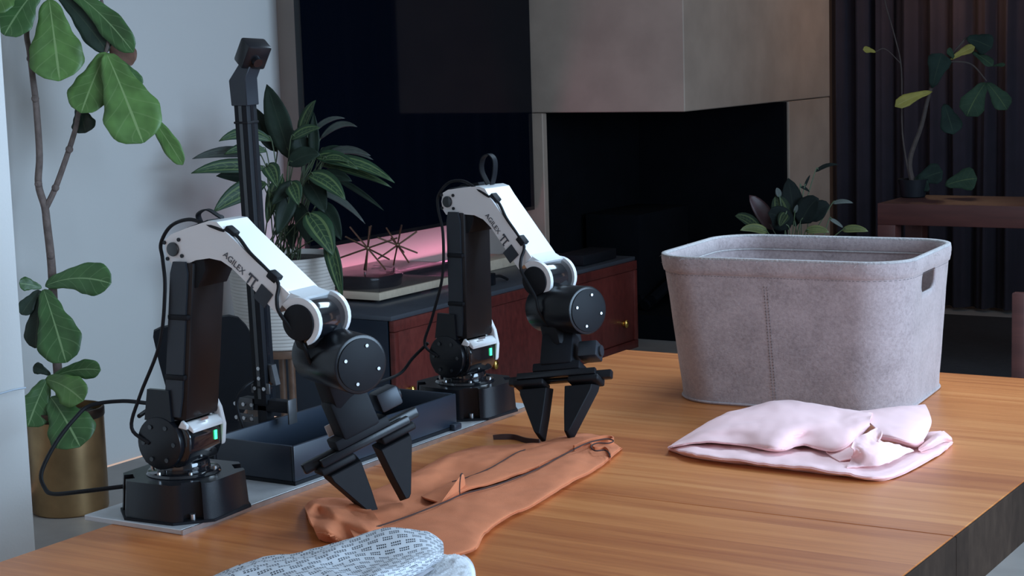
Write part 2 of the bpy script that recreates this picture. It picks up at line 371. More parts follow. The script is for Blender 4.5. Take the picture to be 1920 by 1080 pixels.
FIGW = [(0, .05), (.06, .28), (.2, .46), (.4, .62), (.55, .83), (.7, 1.0), (.82, .97), (.92, .74), (.97, .46), (1, .06)]
FIGC = spline([(a_, b_, 0) for a_, b_ in FIGW], 8)
def figw(u):
    for a_, b_ in zip(FIGC, FIGC[1:]):
        if a_.x <= u <= b_.x: return a_.y + (b_.y - a_.y) * (u - a_.x) / max(1e-6, b_.x - a_.x)
    return FIGC[-1].y
def leaf(parent, p0, p1, width, material, nrm, sag=.0, shape='fig', name='leaf', fold=.12, ripple=.0, nu=12, seed=0, stalk=None, sagdir=None):
    """one leaf blade from its stalk end p0 to its tip p1"""
    p0, p1, nrm = V(p0), V(p1), V(nrm).normalized(); d = p1 - p0; Ln = d.length
    sd = V(sagdir).normalized() if sagdir is not None else V((0, 0, 1))
    ctrl = (p0 + p1) / 2 + sd * sag * Ln; verts = []; faces = []; nv = 3; uvs = []
    for i in range(nu + 1):
        u = i / nu; p = p0 * (1 - u) ** 2 + ctrl * 2 * u * (1 - u) + p1 * u * u
        t = ((ctrl - p0) * (1 - u) + (p1 - ctrl) * u).normalized()
        s = t.cross(nrm); s = s.normalized() if s.length > 1e-4 else t.orthogonal().normalized(); n2 = s.cross(t)
        if shape == 'fig': w = figw(u) * (1 + .035 * math.sin(u * 27 + seed * 2.1))
        elif shape == 'lance': w = (math.sin(math.pi * u ** .85) ** .8) if 0 < u < 1 else 0
        else: w = (math.sin(math.pi * u ** .75) ** .62) if 0 < u < 1 else 0
        w = max(w, .025) * width / 2
        for k in range(-nv, nv + 1):
            v = k / nv
            rp = ripple * width * math.sin(u * 17 + seed * 1.7 + (2 if k > 0 else 0)) * abs(v) ** 2
            verts.append(tuple(p + s * v * w + n2 * (fold * abs(v) * w + rp))); uvs.append((u, v / 2 + .5))
    st = 2 * nv + 1
    for i in range(nu):
        for k in range(st - 1): a = i * st + k; faces.append((a, a + 1, a + st + 1, a + st))
    me = bpy.data.meshes.new(name); me.from_pydata(verts, [], faces); uv = me.uv_layers.new(name='UVMap')
    for lp in me.loops: uv.data[lp.index].uv = uvs[lp.vertex_index]
    o = link(name, me, material, parent, True, 180)
    md = o.modifiers.new('thickness', 'SOLIDIFY'); md.thickness = .0012; md.offset = 0
    if stalk is not None:
        b = B(); b.tube([V(stalk), (V(stalk) + p0) / 2 + V((0, 0, .01)), p0, p0 + (ctrl - p0) * .3], .0022, 6, 4); b.out('leaf_stalk', STEMG, o)
    return o
VIEW = -fw

# ================================================================== the room
def struct(name, b, material, parent=None):
    o = b.out(name, material, parent, smooth=False)
    if parent is None: tag(o, kind='structure')
    return o
WX = -4.42; TVX = WX + .08                                              # far left wall
TVY1 = atx(1003, 393, TVX).y
YSPLIT = atx(562, 150, WX).y; WL = WX - .10; TVY0 = atx(564, 100, TVX).y
struct('floor', B().box((-.9, 3.2, -.05), (7.2, 12.8, .1)), FLOOR)
struct('ceiling', B().box((-.9, 3.2, 2.80), (7.2, 12.8, .1)), CEIL)
sk = B()
for c, d in (((-1.15, 3.67, 2.735), (1.24, .06, .03)), ((-1.15, 4.83, 2.735), (1.24, .06, .03)), ((-1.74, 4.25, 2.735), (.06, 1.10, .03)), ((-.56, 4.25, 2.735), (.06, 1.10, .03))): sk.box(c, d)
struct('window_2', sk, SHELL)
struct('wall_left', B().box((WL - .06, (2.0 + YSPLIT) / 2 + .1, 1.375), (.12, YSPLIT - 1.8, 2.75)), WALL)
struct('wall_television', B().box((WX - .06, (YSPLIT + 7.5) / 2, 1.375), (.12, 7.5 - YSPLIT, 2.75)), TAUPE)
NC = atz(66, 1032, .62)                                 # end of the near wall pier
struct('wall_pier', B().box((NC.x - 1.0, (NC.y - 3.2) / 2, 1.375), (2.0, NC.y + 3.2, 2.75)), WALL)
struct('wall_back', B().box((-.9, 9.35, 1.375), (7.2, .1, 2.75)), TAUPE)
wr_ = B()
for c, d in (((2.5, 2.4, .45), (.12, 11.2, .9)), ((2.5, 2.4, 2.65), (.12, 11.2, .2)), ((2.5, -1.05, 1.725), (.12, 4.3, 1.65)), ((2.5, 6.2, 1.725), (.12, 3.6, 1.65))): wr_.box(c, d)
struct('wall_right', wr_, WALL)
wf = B()
for c, d in (((2.47, 1.13, 1.725), (.08, .06, 1.65)), ((2.47, 4.37, 1.725), (.08, .06, 1.65)), ((2.47, 2.75, .93), (.08, 3.3, .06)), ((2.47, 2.75, 2.52), (.08, 3.3, .06)), ((2.47, 2.75, 1.725), (.06, .05, 1.6))): wf.box(c, d)
struct('window_1', wf, SHELL)
# thin pale cable running over the pier
b = B(); b.tube([atx(-60, 752, NC.x + .004), atx(0, 738, NC.x + .004), atx(25, 731, NC.x + .004), atx(48, 727, NC.x + .004)], .0015, 6)
tag(b.out('wall_cable', WHITEC), 'thin pale cable running across the white wall pier', 'cable')

# ------------------------------------------------------------------ fireplace (two-sided opening, stone corner)
FY = 7.25
cx = aty(1284, 210, FY); lj = aty(1017, 215, FY); FX = cx.x; LT = cx.z
p_open = atx(1480, 193, FX).y; p_end = atx(1556, 186, FX).y
t = thing('fireplace', (-4.0, 8.1, 0), 'corner fireplace of pale limestone with black two-sided opening', 'fireplace')
B().box(((WX - .01 + FX) / 2, (FY + p_end) / 2, (LT + 2.75) / 2), (FX - WX + .01, p_end - FY, 2.75 - LT - .002)).bevel(.004, 1).out('mantel_block', STONE, t, False)
B().box(((WX - .01 + lj.x) / 2, FY + .02, LT / 2 - .001), (lj.x - WX + .01, .04, LT - .002)).bevel(.004, 1).out('jamb', STONE, t, False)
B().box(((WX + FX) / 2, (p_open + p_end) / 2, LT / 2 - .0015), (FX - WX - .004, p_end - p_open, LT - .003)).bevel(.004, 1).out('pillar', STONE, t, False)
B().box(((WX + FX) / 2 - .0, (FY + p_open) / 2 + .2, .06), (FX - WX, p_open - FY + .1 - .5, .12)).out('hearth', FIREBOX, t, False)
fb = B(); fb.box((WX + .01, (FY + p_open) / 2 + .02, LT / 2), (.04, p_open - FY - .06, LT - .01)); fb.box(((WX + FX) / 2, p_open - .03, LT / 2), (FX - WX - .02, .04, LT - .01))
fb.out('firebox_lining', FIREBOX, t, False)
ins = B(); ins.box((WX + .22, 8.0, .40), (.30, .55, .40), bev=.01); ins.out('burner', FIREBOX, t)
for k in range(4):
    g = B(); g.tube([(WX + .30 + .04 * k, 7.75, .15 + .03 * (k % 2)), (WX + .33 + .04 * k, 8.0, .20 + .02 * k), (WX + .30 + .04 * k, 8.25, .15)], .028, 8); g.out('log', FIREBOX, t)

# ------------------------------------------------------------------ curtain
vs = []; fs = []; CY = p_end + .06; nx = 420; x0, x1 = FX - .02, .2
for i in range(nx + 1):
    x = x0 + (x1 - x0) * i / nx
    ph = x * 2 * math.pi / .135 + 1.1 * math.sin(x * 3.7) + .7 * math.sin(x * 9.1)
    y = CY + .035 * math.sin(ph) + .012 * math.sin(ph * 2.3)
    vs += [(x, y, .02), (x + .006 * math.sin(x * 20), y + .004 * math.sin(x * 31), 1.3), (x, y, 2.72)]
for i in range(nx):
    for k in range(2): a = i * 3 + k; fs.append((a, a + 3, a + 4, a + 1))
me = bpy.data.meshes.new('curtain'); me.from_pydata(vs, [], fs); o = link('curtain', me, CURT)
md = o.modifiers.new('thickness', 'SOLIDIFY'); md.thickness = .002
tag(o, 'dark plum floor-length curtain in deep vertical folds beside the fireplace', 'curtain')

# ------------------------------------------------------------------ pendant bulbs by the curtain
for i, X in enumerate((-2.70, -2.95)):
    z = 1.692; t = thing('pendant_lamp', (X, 8.72, z), ('small warm bulb pendant hanging out in the room before the curtain', 'small warm bulb pendant hanging nearer the stone fireplace')[i], 'lamp', 'warm pendant bulbs')
    B().ball((X, 8.72, z), .032).out('bulb', mat('bulb_glass', (1, .8, .55), .3, emit=(1, .60, .34), estr=14, var=.01), t)
    B().cyl((X, 8.72, z + .028), (X, 8.72, z + .075), .017).out('socket', GOLD, t)
    B().cyl((X, 8.72, z + .075), (X, 8.72, 2.749), .003, seg=8).out('cord', RUBBER, t)
    l = bpy.data.lights.new('bulb_light', 'POINT'); l.energy = 1.1; l.color = (1, .62, .36); l.shadow_soft_size = .035
    lo = bpy.data.objects.new('bulb_light', l); COL.objects.link(lo); lo.parent = t; lo.location = (0, 0, -.06)

# ------------------------------------------------------------------ television
zb = atx(1003, 393, TVX).z; th = 1.06
t = thing('television', (TVX - .03, (TVY0 + TVY1) / 2, zb), 'large black flat television mounted on taupe wall above console', 'television')
B().box((TVX - .0125, (TVY0 + TVY1) / 2, zb + th / 2), (.025, TVY1 - TVY0, th), bev=.002).out('casing', BEZEL, t)
B().box((TVX + .0008, (TVY0 + TVY1) / 2, zb + th / 2 + .004), (.0025, TVY1 - TVY0 - .016, th - .026)).out('screen', SCREEN, t, False)
B().box((TVX - .0525, (TVY0 + TVY1) / 2, zb + th / 2), (.055, .5, .4)).out('wall_mount', MATTE, t, False)

# ------------------------------------------------------------------ media console
CX = -3.75; c0 = atx(738, 596, CX); c1 = atx(1194, 479, CX); CZ = (c0.z + c1.z) / 2; CB = WX + .02
t = thing('media_console', ((CX + CB) / 2, (c0.y + c1.y) / 2, 0), 'low mahogany media console with navy end panel and brass knobs under television', 'cabinet')
Ym = (c0.y + c1.y) / 2; CL = c1.y - c0.y
B().box(((CX + CB) / 2 - .01, Ym, CZ - .009), (CX - CB + .0, CL + .004, .018), bev=.003).out('top_panel', CTOP, t)
B().box(((CX + CB) / 2 - .02, c0.y + .012, CZ / 2 + .02), (CX - CB - .02, .024, CZ - .078)).out('end_panel', NAVY, t, False)
B().box(((CX + CB) / 2 - .02, c1.y - .012, CZ / 2 + .02), (CX - CB - .02, .024, CZ - .078)).out('end_panel', NAVY, t, False)
B().box(((CX + CB) / 2 - .03, Ym, CZ / 2 + .02), (CX - CB - .07, CL - .05, CZ - .08)).out('carcass', NAVY, t, False)
B().box((CX - .011, Ym, CZ - .038), (.022, CL, .040), bev=.002).out('top_rail', MAHOG, t)
B().box((CX - .011, Ym, .078), (.022, CL, .036), bev=.002).out('bottom_rail', MAHOG, t)
for s_ in (c0.y + .014, c1.y - .014): B().box((CX - .011, s_, CZ / 2 + .019), (.022, .028, CZ - .158), bev=.002).out('stile', MAHOG, t)
k0 = atx(925, 685, CX); k1 = atx(1170, 607, CX)
nd = 3; dw = (CL - .056) / nd
for k in range(nd):
    ya = c0.y + .028 + k * dw
    d_ = B().box((CX - .016, ya + dw / 2, (CZ - .058 + .096) / 2), (.018, dw - .004, CZ - .058 - .096 - .005), bev=.002).out('door', MAHOG, t)
    ky = {0: ya + .06, 1: k0.y if ya < k0.y < ya + dw else ya + .06, 2: k1.y}[k]
    kn = B().cyl((CX - .008, ky, k1.z), (CX + .004, ky, k1.z), .012, bev=.002); kn.ball((CX + .012, ky, k1.z), .017, sc=(.6, .8, 1.15)); kn.out('knob', GOLD, d_)
for x in (CX - .06, CB + .06):
    for y in (c0.y + .08, c1.y - .08): B().cyl((x, y, 0), (x, y, .062), .014, .022, seg=14).out('leg', MAHOG, t)

# ------------------------------------------------------------------ turntable on the console, its smoked lid, two jacks
fc = atz(712, 570, CZ); PH = .030
py0 = fc.y; px1 = fc.x; py1 = py0 + .50; px0 = px1 - .33
t = thing('turntable', ((px0 + px1) / 2, (py0 + py1) / 2, CZ), 'record player with pale maple plinth under a smoked acrylic cover', 'turntable')
B().box(((px0 + px1) / 2, (py0 + py1) / 2, CZ + .012 + PH / 2), (px1 - px0, py1 - py0, PH), bev=.003).out('plinth', MAPLE, t)
for x in (px0 + .05, px1 - .05):
    for y in (py0 + .05, py1 - .05): B().cyl((x, y, CZ), (x, y, CZ + .012), .02, seg=16).out('foot', RUBBER, t)
ptz = CZ + .012 + PH; pc = V((px1 - .19, py0 + .17, 0))
B().cyl((pc.x, pc.y, ptz), (pc.x, pc.y, ptz + .045), .145, .150, seg=56, bev=.006).out('platter', GLOSS, t)
B().cyl((pc.x, pc.y, ptz + .045), (pc.x, pc.y, ptz + .052), .004, seg=10).out('spindle', STEEL, t)
ta = B(); ta.cyl((px1 - .30, py0 + .40, ptz), (px1 - .30, py0 + .40, ptz + .035), .022, seg=18); ta.tube([(px1 - .33, py0 + .42, ptz + .042), (px1 - .2, py0 + .38, ptz + .045), (px1 - .13, py0 + .26, ptz + .048)], .004, 6); ta.box((px1 - .125, py0 + .25, ptz + .045), (.02, .03, .012)); ta.out('tonearm', BLACK, t)
LH = .058; tk = .003
lid = B(); lx0, lx1, ly0, ly1 = px0 + .004, px1 - .004, py0 + .004, py1 - .004
lid.box(((lx0 + lx1) / 2, (ly0 + ly1) / 2, ptz + LH), (lx1 - lx0, ly1 - ly0, tk))
for c, d in ((((lx0 + lx1) / 2, ly0 + tk / 2, ptz + LH / 2), (lx1 - lx0, tk, LH - tk)), (((lx0 + lx1) / 2, ly1 - tk / 2, ptz + LH / 2), (lx1 - lx0, tk, LH - tk)), ((lx0 + tk / 2, (ly0 + ly1) / 2, ptz + LH / 2), (tk, ly1 - ly0 - 2 * tk, LH - tk)), ((lx1 - tk / 2, (ly0 + ly1) / 2, ptz + LH / 2), (tk, ly1 - ly0 - 2 * tk, LH - tk))): lid.box(c, d)
lid.out('dust_cover', ACRYL, t, False)
LZ = ptz + LH + tk / 2
def jack(c, r_, tilt, label):
    t = thing('jack_ornament', (c[0], c[1], LZ), label, 'ornament')
    Mx = Matrix.Translation(V(c)) @ Matrix.Rotation(R(tilt[0]), 4, 'X') @ Matrix.Rotation(R(tilt[1]), 4, 'Z') @ Matrix.Rotation(R(tilt[2]), 4, 'Y')
    dirs = [V((1, .25, .35)), V((-.25, 1, .3)), V((.3, -.3, 1)), V((.8, -.6, -.45)), V((-.5, -.65, .7))]
    lo = min(min((Mx @ (d.normalized() * r_ * s)).z for s in (-1, 1)) for d in dirs); dz = LZ + .0035 - lo
    for d in dirs:
        d = d.normalized(); a, e = Mx @ (d * -r_), Mx @ (d * r_)
        B().cyl(a + V((0, 0, dz)), e + V((0, 0, dz)), .0035, seg=8).out('rod', WIREBR, t)
    B().ball(V(c) + V((0, 0, dz)), .010, 10).out('hub', WIREBR, t)
j1 = atz(672, 500, LZ); j2 = atz(742, 498, LZ)
j1.x = min(j1.x, px1 - .1); j2.x = min(j2.x, px1 - .1)
jack((px1 - .12, py0 + .10, LZ + .09), .125, (20, 15, 10), 'spiky dark brass jack ornament on the record player lid beside striped-leaf plant')
jack((px1 - .12, py0 + .30, LZ + .07), .095, (-15, 50, 30), 'small crossed-rod brass jack ornament on record player lid')
# pale wood block, charger, black box on the console
bc = atx(938, 490, -4.0)
def on_console(x, y, X): return atx(x, y, X)
bx = atz(935, 500, CZ); B_ = B(); yb = atz(965, 497, CZ)
B().box((yb.x - .06, yb.y - .10, CZ + .022), (.14, .24, .044), bev=.004).out('x', MAPLE).name = 'wood_block'
tag(bpy.data.objects['wood_block'], 'pale wooden block lying on the console behind the far robot arm', 'block')
cg = atz(915, 535, CZ); t = thing('power_adapter', (cg.x, cg.y, CZ), 'small black plug adapter with short lead on the console top', 'adapter')
B().box((cg.x, cg.y, CZ + .025), (.05, .05, .05), bev=.006).out('adapter_body', BLACK, t)
B().tube([(cg.x, cg.y + .02, CZ + .03), (cg.x + .01, cg.y + .07, CZ + .03), (cg.x + .01, cg.y + .11, CZ + .018), (cg.x + .0, cg.y + .15, CZ + .006)], .006, 8).out('lead', RUBBER, t)
sp = atz(1115, 492, CZ); t = thing('set_top_box', (sp.x, sp.y, CZ), 'flat black media box at the far end of the console', 'box')
B().box((sp.x - .04, sp.y, CZ + .026), (.14, .30, .045), bev=.004).out('casing', MATTE, t)
for y in (-.1, .1): B().cyl((sp.x - .04, sp.y + y, CZ), (sp.x - .04, sp.y + y, CZ + .005), .012, seg=12).out('foot', RUBBER, t)
# pink mood light bar behind the record player
ly = (py0 + py1) / 2 + .34; t = thing('mood_light_bar', (WX + .036, ly, CZ), 'pink light bar behind the record player washing the wall', 'lamp')
B().box((WX + .036, ly, CZ + .012), (.03, 1.44, .024), bev=.004).out('casing', MATTE, t)
B().box((WX + .036, ly, CZ + .026), (.018, 1.4, .004)).out('diffuser', mat('pink_diffuser', (.9, .4, .55), .5, emit=(1, .30, .55), estr=.8, var=.01), t, False)
l = bpy.data.lights.new('mood_light', 'AREA'); l.shape = 'RECTANGLE'; l.size = .03; l.size_y = 1.4; l.energy = 3.0; l.color = (1, .33, .58)
lo = bpy.data.objects.new('mood_light', l); COL.objects.link(lo); lo.parent = t; lo.location = (0, 0, .036); lo.rotation_euler = (R(180), R(25), 0)

# ================================================================== the table
TZ = .75; TX0, TX1, TY1 = -1.885, -.750, 3.522; JY = 2.355
t = thing('wooden_table', ((TX0 + TX1) / 2, 2.2, 0), 'large warm oak table with the robot arms and laundry on it', 'table')
for ya, yb in ((.95, JY - .0006), (JY + .0006, TY1)):
    B().box(((TX0 + TX1 - .004) / 2, (ya + yb) / 2, TZ - .045), (TX1 - TX0 - .004, yb - ya, .09), bev=.0015, seg=1).out('table_leaf', WOOD, t, False)
    B().box((TX1 - .002, (ya + yb) / 2, TZ - .0475), (.0038, yb - ya - .001, .094), bev=.001, seg=1).out('edge_board', EDGEW, t, False)
for x in (TX0 + .07, TX1 - .07):
    for y in (1.03, TY1 - .08): B().box((x, y, .33), (.09, .09, .66), bev=.004).out('leg', WOOD, t, False)

# ------------------------------------------------------------------ felt laundry basket
def rrect(a, b, r_, n=14):
    o = []
    for sx, sy, a0 in ((1, 1, 0), (-1, 1, 90), (-1, -1, 180), (1, -1, 270)):
        for k in range(n + 1):
            q = R(a0 + 90 * k / n); o.append((sx * (a - r_) + r_ * math.cos(q), sy * (b - r_) + r_ * math.sin(q)))
    res = []                                            # straight sides get a fixed number of steps
    for i, (p, q) in enumerate(zip(o, o[1:] + o[:1])):
        m_ = 12 if i % (n + 1) == n else 1
        for k in range(m_): res.append((p[0] + (q[0] - p[0]) * k / m_, p[1] + (q[1] - p[1]) * k / m_))
    return res
BH = .287
def basket_ring(s, inset, z=None):
    a = .2275 + (.2452 - .2275) * s - inset; b = .185 + (.1985 - .185) * s - inset; r_ = .100 + (.086 - .100) * s - inset * .6
    cx_, cy_ = -1.323 + .0015 * s, 3.238 - .022 * s; th_ = R(4.6 - .9 * s); z = TZ + BH * s if z is None else z
    return [V((cx_ + x * math.cos(th_) - y * math.sin(th_), cy_ + x * math.sin(th_) + y * math.cos(th_), z)) for x, y in rrect(a, b, r_)]
def ringmesh(rings, closed=False, capend=False):
    b = B(); vr = [[b.bm.verts.new(p) for p in r_] for r_ in rings]; n = len(vr[0])
    pairs = list(zip(vr, vr[1:])) + ([(vr[-1], vr[0])] if closed else [])
    for A, C in pairs:
        for k in range(n): b.bm.faces.new((A[k], A[(k + 1) % n], C[(k + 1) % n], C[k]))
    if capend: b.bm.faces.new(vr[-1]); 
    return b
t = thing('laundry_basket', (-1.323, 3.238, TZ), 'grey felt laundry basket with cut-out handles standing on the wooden table', 'basket')
def wob(s, k): return .0016 * noise.noise(V((k * .13, s * 4, 3)))
out_r = [basket_ring(s, wob(s, 0)) for s in (0, .02, .1, .25, .4, .55, .7, .8, .90)]
in_r = [basket_ring(s, .005) for s in (.90, .8, .7, .55, .4, .25, .1, .03)]
nb = len(out_r[0])
body = B(); vr = [[body.bm.verts.new(p) for p in r_] for r_ in out_r + in_r]
for A, C in zip(vr, vr[1:]):
    for k in range(nb): body.bm.faces.new((A[k], A[(k + 1) % nb], C[(k + 1) % nb], C[k]))
body.bm.faces.new(vr[-1]); body.bm.faces.new(vr[0][::-1])
bo = body.out('body', FELT, t, True, 50)
# handle cut-outs through both short sides
cut = B(); hz = TZ + .236; hw, hh, hr = .048, .022, .018
poly = [(x, z) for x, z in [(hw * .0 + (sx * (hw - hr) + hr * math.cos(q)), sy * (hh - hr) + hr * math.sin(q)) for sx, sy, a0 in ((1, 1, 0), (-1, 1, 90), (-1, -1, 180), (1, -1, 270)) for q in [R(a0 + 90 * k / 5) for k in range(6)]]]
cut.prism(poly, -.5, .5, Matrix.Translation((-1.322, 3.195, hz)) @ Matrix.Rotation(R(90 + 4), 4, 'Z'))
co = cut.out('cutter', None); bpy.context.view_layer.update()
md = bo.modifiers.new('handles', 'BOOLEAN'); md.operation = 'DIFFERENCE'; md.object = co; md.solver = 'EXACT'
dg = bpy.context.evaluated_depsgraph_get(); nm = bpy.data.meshes.new_from_object(bo.evaluated_get(dg)); bo.modifiers.clear(); bo.data = nm
bpy.data.objects.remove(co, do_unlink=True)
# folded rim band, standing a little proud, with its pale cut edge
rim_rings = [basket_ring(.882, -.0008), basket_ring(.888, -.0030), basket_ring(.92, -.0042), basket_ring(.97, -.0042), basket_ring(.985, -.0035), basket_ring(.985, .0070), basket_ring(.97, .0085), basket_ring(.91, .0085), basket_ring(.90, .0060), basket_ring(.885, .0045)]
ringmesh(rim_rings, closed=True).out('rim_band', FELT, t, True, 60)
ringmesh([basket_ring(.986, -.0032), basket_ring(.997, -.0028), basket_ring(1.0, -.001), basket_ring(1.0, .0040), basket_ring(.997, .0062), basket_ring(.986, .0068)], closed=True).out('rim_edge', FELTE, t, True, 60)
# inner welt line, base piping, stitched seams
rr_ = basket_ring(.895, .0080); B().tube(rr_ + rr_[:1], .0016, 6, 1).out('inner_welt', FELTE, t)
rr_ = basket_ring(.012, -.0010); B().tube(rr_ + rr_[:1], .0022, 6, 1).out('base_piping', FELT, t)
st = B()
rr_ = spline(basket_ring(.874, -.0004), 1)
for k in range(0, nb):
    a, c = rr_[k], rr_[(k + 1) % nb]; L_ = (c - a).length; m_ = max(1, int(L_ / .006))
    for j in range(m_):
        p = a + (c - a) * ((j + .2) / m_); q = a + (c - a) * ((j + .75) / m_); st.cyl(p, q, .0006, seg=5)
STITCH = mat('dark_thread', (.12, .105, .105), .8, var=.05)
o = st.out('rim_stitching', STITCH, t); tag(o, kind='stuff')
seam_px = [aty(1433, 500, 3.02), aty(1445, 760, 3.04)]
def ring_at(s, tx):
    rg = basket_ring(s, -.0006); fr = [p for p in rg if p.y < 3.16]; fr.sort(key=lambda p: p.x)
    for a, c in zip(fr, fr[1:]):
        if a.x <= tx <= c.x: return a.lerp(c, (tx - a.x) / max(1e-6, c.x - a.x))
    return fr[0]
st = B()
for k in range(40):
    s0, s1 = .82 - k * .02, .82 - k * .02 - .012
    for dx in (-.003, .003):
        xa = -1.325 + .006 * (1 - s0); st.cyl(ring_at(s0, xa + dx), ring_at(s1, xa + dx), .0005, seg=5)
tag(st.out('seam_stitching', STITCH, t), kind='stuff')
# loose fibres along the rim
random.seed(4); fz = B()
rg = basket_ring(.985, -.004)
for k in range(70):
    p = rg[random.randrange(nb)] + V((0, 0, random.uniform(-.016, .002)))
    d = V((random.uniform(-1, 1), random.uniform(-1.2, .2), random.uniform(-.6, .8))).normalized() * random.uniform(.004, .012)
    fz.tube([p, p + d * .5 + V((0, 0, random.uniform(-.002, .003))), p + d], .00022, 4, 2)
tag(fz.out('loose_fibres', FELTE, t), kind='stuff')

# ================================================================== the robot station
BZ = TZ + .008
t = thing('mounting_board', (-1.83, 2.36, TZ), 'thin pale aluminium board under the two robot arms along the table edge', 'board')
B().box((-1.842, 2.380, TZ + .004), (.194, .99, .008), bev=.001, seg=1).out('plate', BOARD, t, False)
B().box((-1.7435, 2.380, TZ + .004), (.003, .99, .0078)).out('edge_strip', STEEL, t, False)

def text_mesh(txt, size):
    cu = bpy.data.curves.new('t', 'FONT'); cu.body = txt; cu.size = size; cu.extrude = .0002; cu.align_x = 'CENTER'; cu.align_y = 'CENTER'
    o = bpy.data.objects.new('t', cu); COL.objects.link(o); bpy.context.view_layer.update()
    me = bpy.data.meshes.new_from_object(o.evaluated_get(bpy.context.evaluated_depsgraph_get()))
    bpy.data.objects.remove(o, do_unlink=True); return me

def robot(axis, az, E, rot, G, a, s, mot, label, strap_loop):
    """six-axis arm; axis = base axis on the board, az = heading, E = elbow (forward, height), rot = forearm pitch,
    G = gripper rail centre, a = direction the fingers point, s = direction they spread, mot = wrist motor axis"""
    ax = V((axis[0], axis[1], TZ)); t = thing('robot_arm', (ax.x, ax.y, BZ), label, 'robot arm', 'robot arms on the table')
    M = Matrix.Translation(ax) @ Matrix.Rotation(R(az), 4, 'Z'); M3 = M.to_3x3()
    # --- base: chamfered block with screw pockets
    q = .086; c = .044; n1, n2 = .011, .012
    half = [(q, -c)]
    poly = []
    corners = [(q, -c), (q, c), (c, q), (-c, q), (-q, c), (-q, -c), (-c, -q), (c, -q)]
    for i, (p, r_) in enumerate(zip(corners, corners[1:] + corners[:1])):
        p, r_ = V((*p, 0)), V((*r_, 0)); d = (r_ - p).normalized(); nn = V((-d.y, d.x, 0)); L_ = (r_ - p).length
        if i % 2 == 1:                                   # chamfer: pocket in its middle
            w = .015; mid = (p + r_) / 2
            poly += [p, mid - d * w, mid - d * w + nn * .014, mid + d * w + nn * .014, mid + d * w]
        else:
            poly += [p]
    b = B().slab([(p.x, p.y) for p in poly], BZ + .003 - TZ, .066, .955, None).bevel(.0045, 3, 25); b.xf(M); ba = b.out('base', BLACK, t, True, 50)
    b = B().slab([(x * 1.03, y * 1.03) for x, y in corners], BZ - TZ, BZ - TZ + .004).xf(M); b.out('base_foot', MATTE, ba)
    for i in (1, 3, 5, 7):
        p = (V((*corners[i], 0)) + V((*corners[(i + 1) % 8], 0))) / 2 * .90
        B().cyl((p.x, p.y, BZ - TZ + .004), (p.x, p.y, BZ - TZ + .012), .0045, seg=10, M=M).out('screw', STEEL, ba)
    # --- turret and shoulder
    b = B().cyl((0, 0, .066), (0, 0, .071), .056, .054, seg=40, M=M, bev=.001); b.cyl((0, 0, .070), (0, 0, .086), .041, .039, seg=40, M=M, bev=.002); tu = b.out('turret', GLOSS, t)
    for k in range(6):
        an = R(k * 60 + 20); B().cyl((.049 * math.cos(an), .049 * math.sin(an), .071), (.049 * math.cos(an), .049 * math.sin(an), .0745), .003, seg=8, M=M).out('screw', STEEL, tu)
    MS = M @ Matrix.Translation((0, 0, -.015))
    prof = [(-.042, .100), (-.046, .118), (-.046, .150), (-.034, .168), (-.020, .176), (-.010, .168), (.030, .160), (.040, .158), (.046, .146), (.046, .122), (.036, .102), (.020, .096), (-.030, .096)]
    b = B().prism(prof, -.040, .040, MS).bevel(.004, 2, 20); sh = b.out('shoulder_housing', GLOSS, t, True, 45)
    for y0, y1, nm in ((-.050, -.038, 'n'), (.038, .050, 'f')):
        b = B().cyl((-.004, y0, .134), (-.004, y1, .134), .040, seg=36, M=MS, bev=.002)
        b.prism([(-.030, .168), (.020, .168), (.018, .215), (-.022, .215)], y0 + .002, y1 - .002, MS); pl = b.out('shoulder_plate', BLACK, sh)
    for k in range(6):
        an = R(k * 60); B().cyl((-.004 + .028 * math.cos(an), -.052, .134 + .028 * math.sin(an)), (-.004 + .028 * math.cos(an), -.0495, .134 + .028 * math.sin(an)), .0036, seg=8, M=MS).out('screw', GLOSS, sh)
    # white saddle trim over the glossy face
    b = B(); b.prism([(.036, .158), (.050, .150), (.051, .157), (.042, .166), (.034, .166)], -.036, .036, MS); b.prism([(.024, .176), (.032, .200), (.045, .176), (.051, .150), (.048, .122), (.045, .118), (.045, .150), (.036, .165)], .036, .045, MS)
    b.prism([(.026, .158), (.034, .170), (.044, .163), (.042, .156)], -.042, -.036, MS)
    b.bevel(.0012, 1).out('saddle_trim', SHELL, sh)
    b = B().box((.0468, .022, .137), (.0015, .0055, .014), M=MS); b.out('status_light', LED, sh, False)
    B().box((.047, -.005, .1672), (.003, .018, .004), M=MS).out('latch', STEEL, sh, False)
    # --- upper arm: tall dark box, lighter plate on its side
    ex, ez = E; lean = Matrix(((1, 0, (ex - .004) / (ez - .14), 0), (0, 1, 0, 0), (0, 0, 1, 0), (0, 0, 0, 1)))
    lm = M @ Matrix.Translation((.020, 0, .14)) @ lean
    ht = ez - .14
    b = B(); b.box((.001, 0, ht * .46 + .008), (.038, .080, ht * .88), bev=.005); b.xf(lm); ua = b.out('upper_arm', LINK, t)
    b = B(); b.prism([(-.016, .02), (.010, .02), (.013, .05), (.013, ht - .035), (.008, ht - .018), (-.014, ht - .018), (-.018, ht - .035), (-.018, .05)], -.0440, -.0395); b.bevel(.0015, 1); b.xf(lm); b.out('side_plate', SIDEGREY, ua)
    b = B(); b.cyl((-.008, -.036, ht + .004), (-.008, .036, ht + .004), .022, seg=32, bev=.003); b.prism([(-.004, ht - .06), (.026, ht - .056), (.038, ht - .030), (.034, ht - .010), (.006, ht + .008), (-.018, ht + .006)], -.034, .036); b.xf(lm); b.out('elbow_motor', MATTE, t)
    # --- white forearm
    FM = M @ Matrix.Translation((ex, 0, ez)) @ Matrix.Rotation(R(-rot), 4, 'Y')
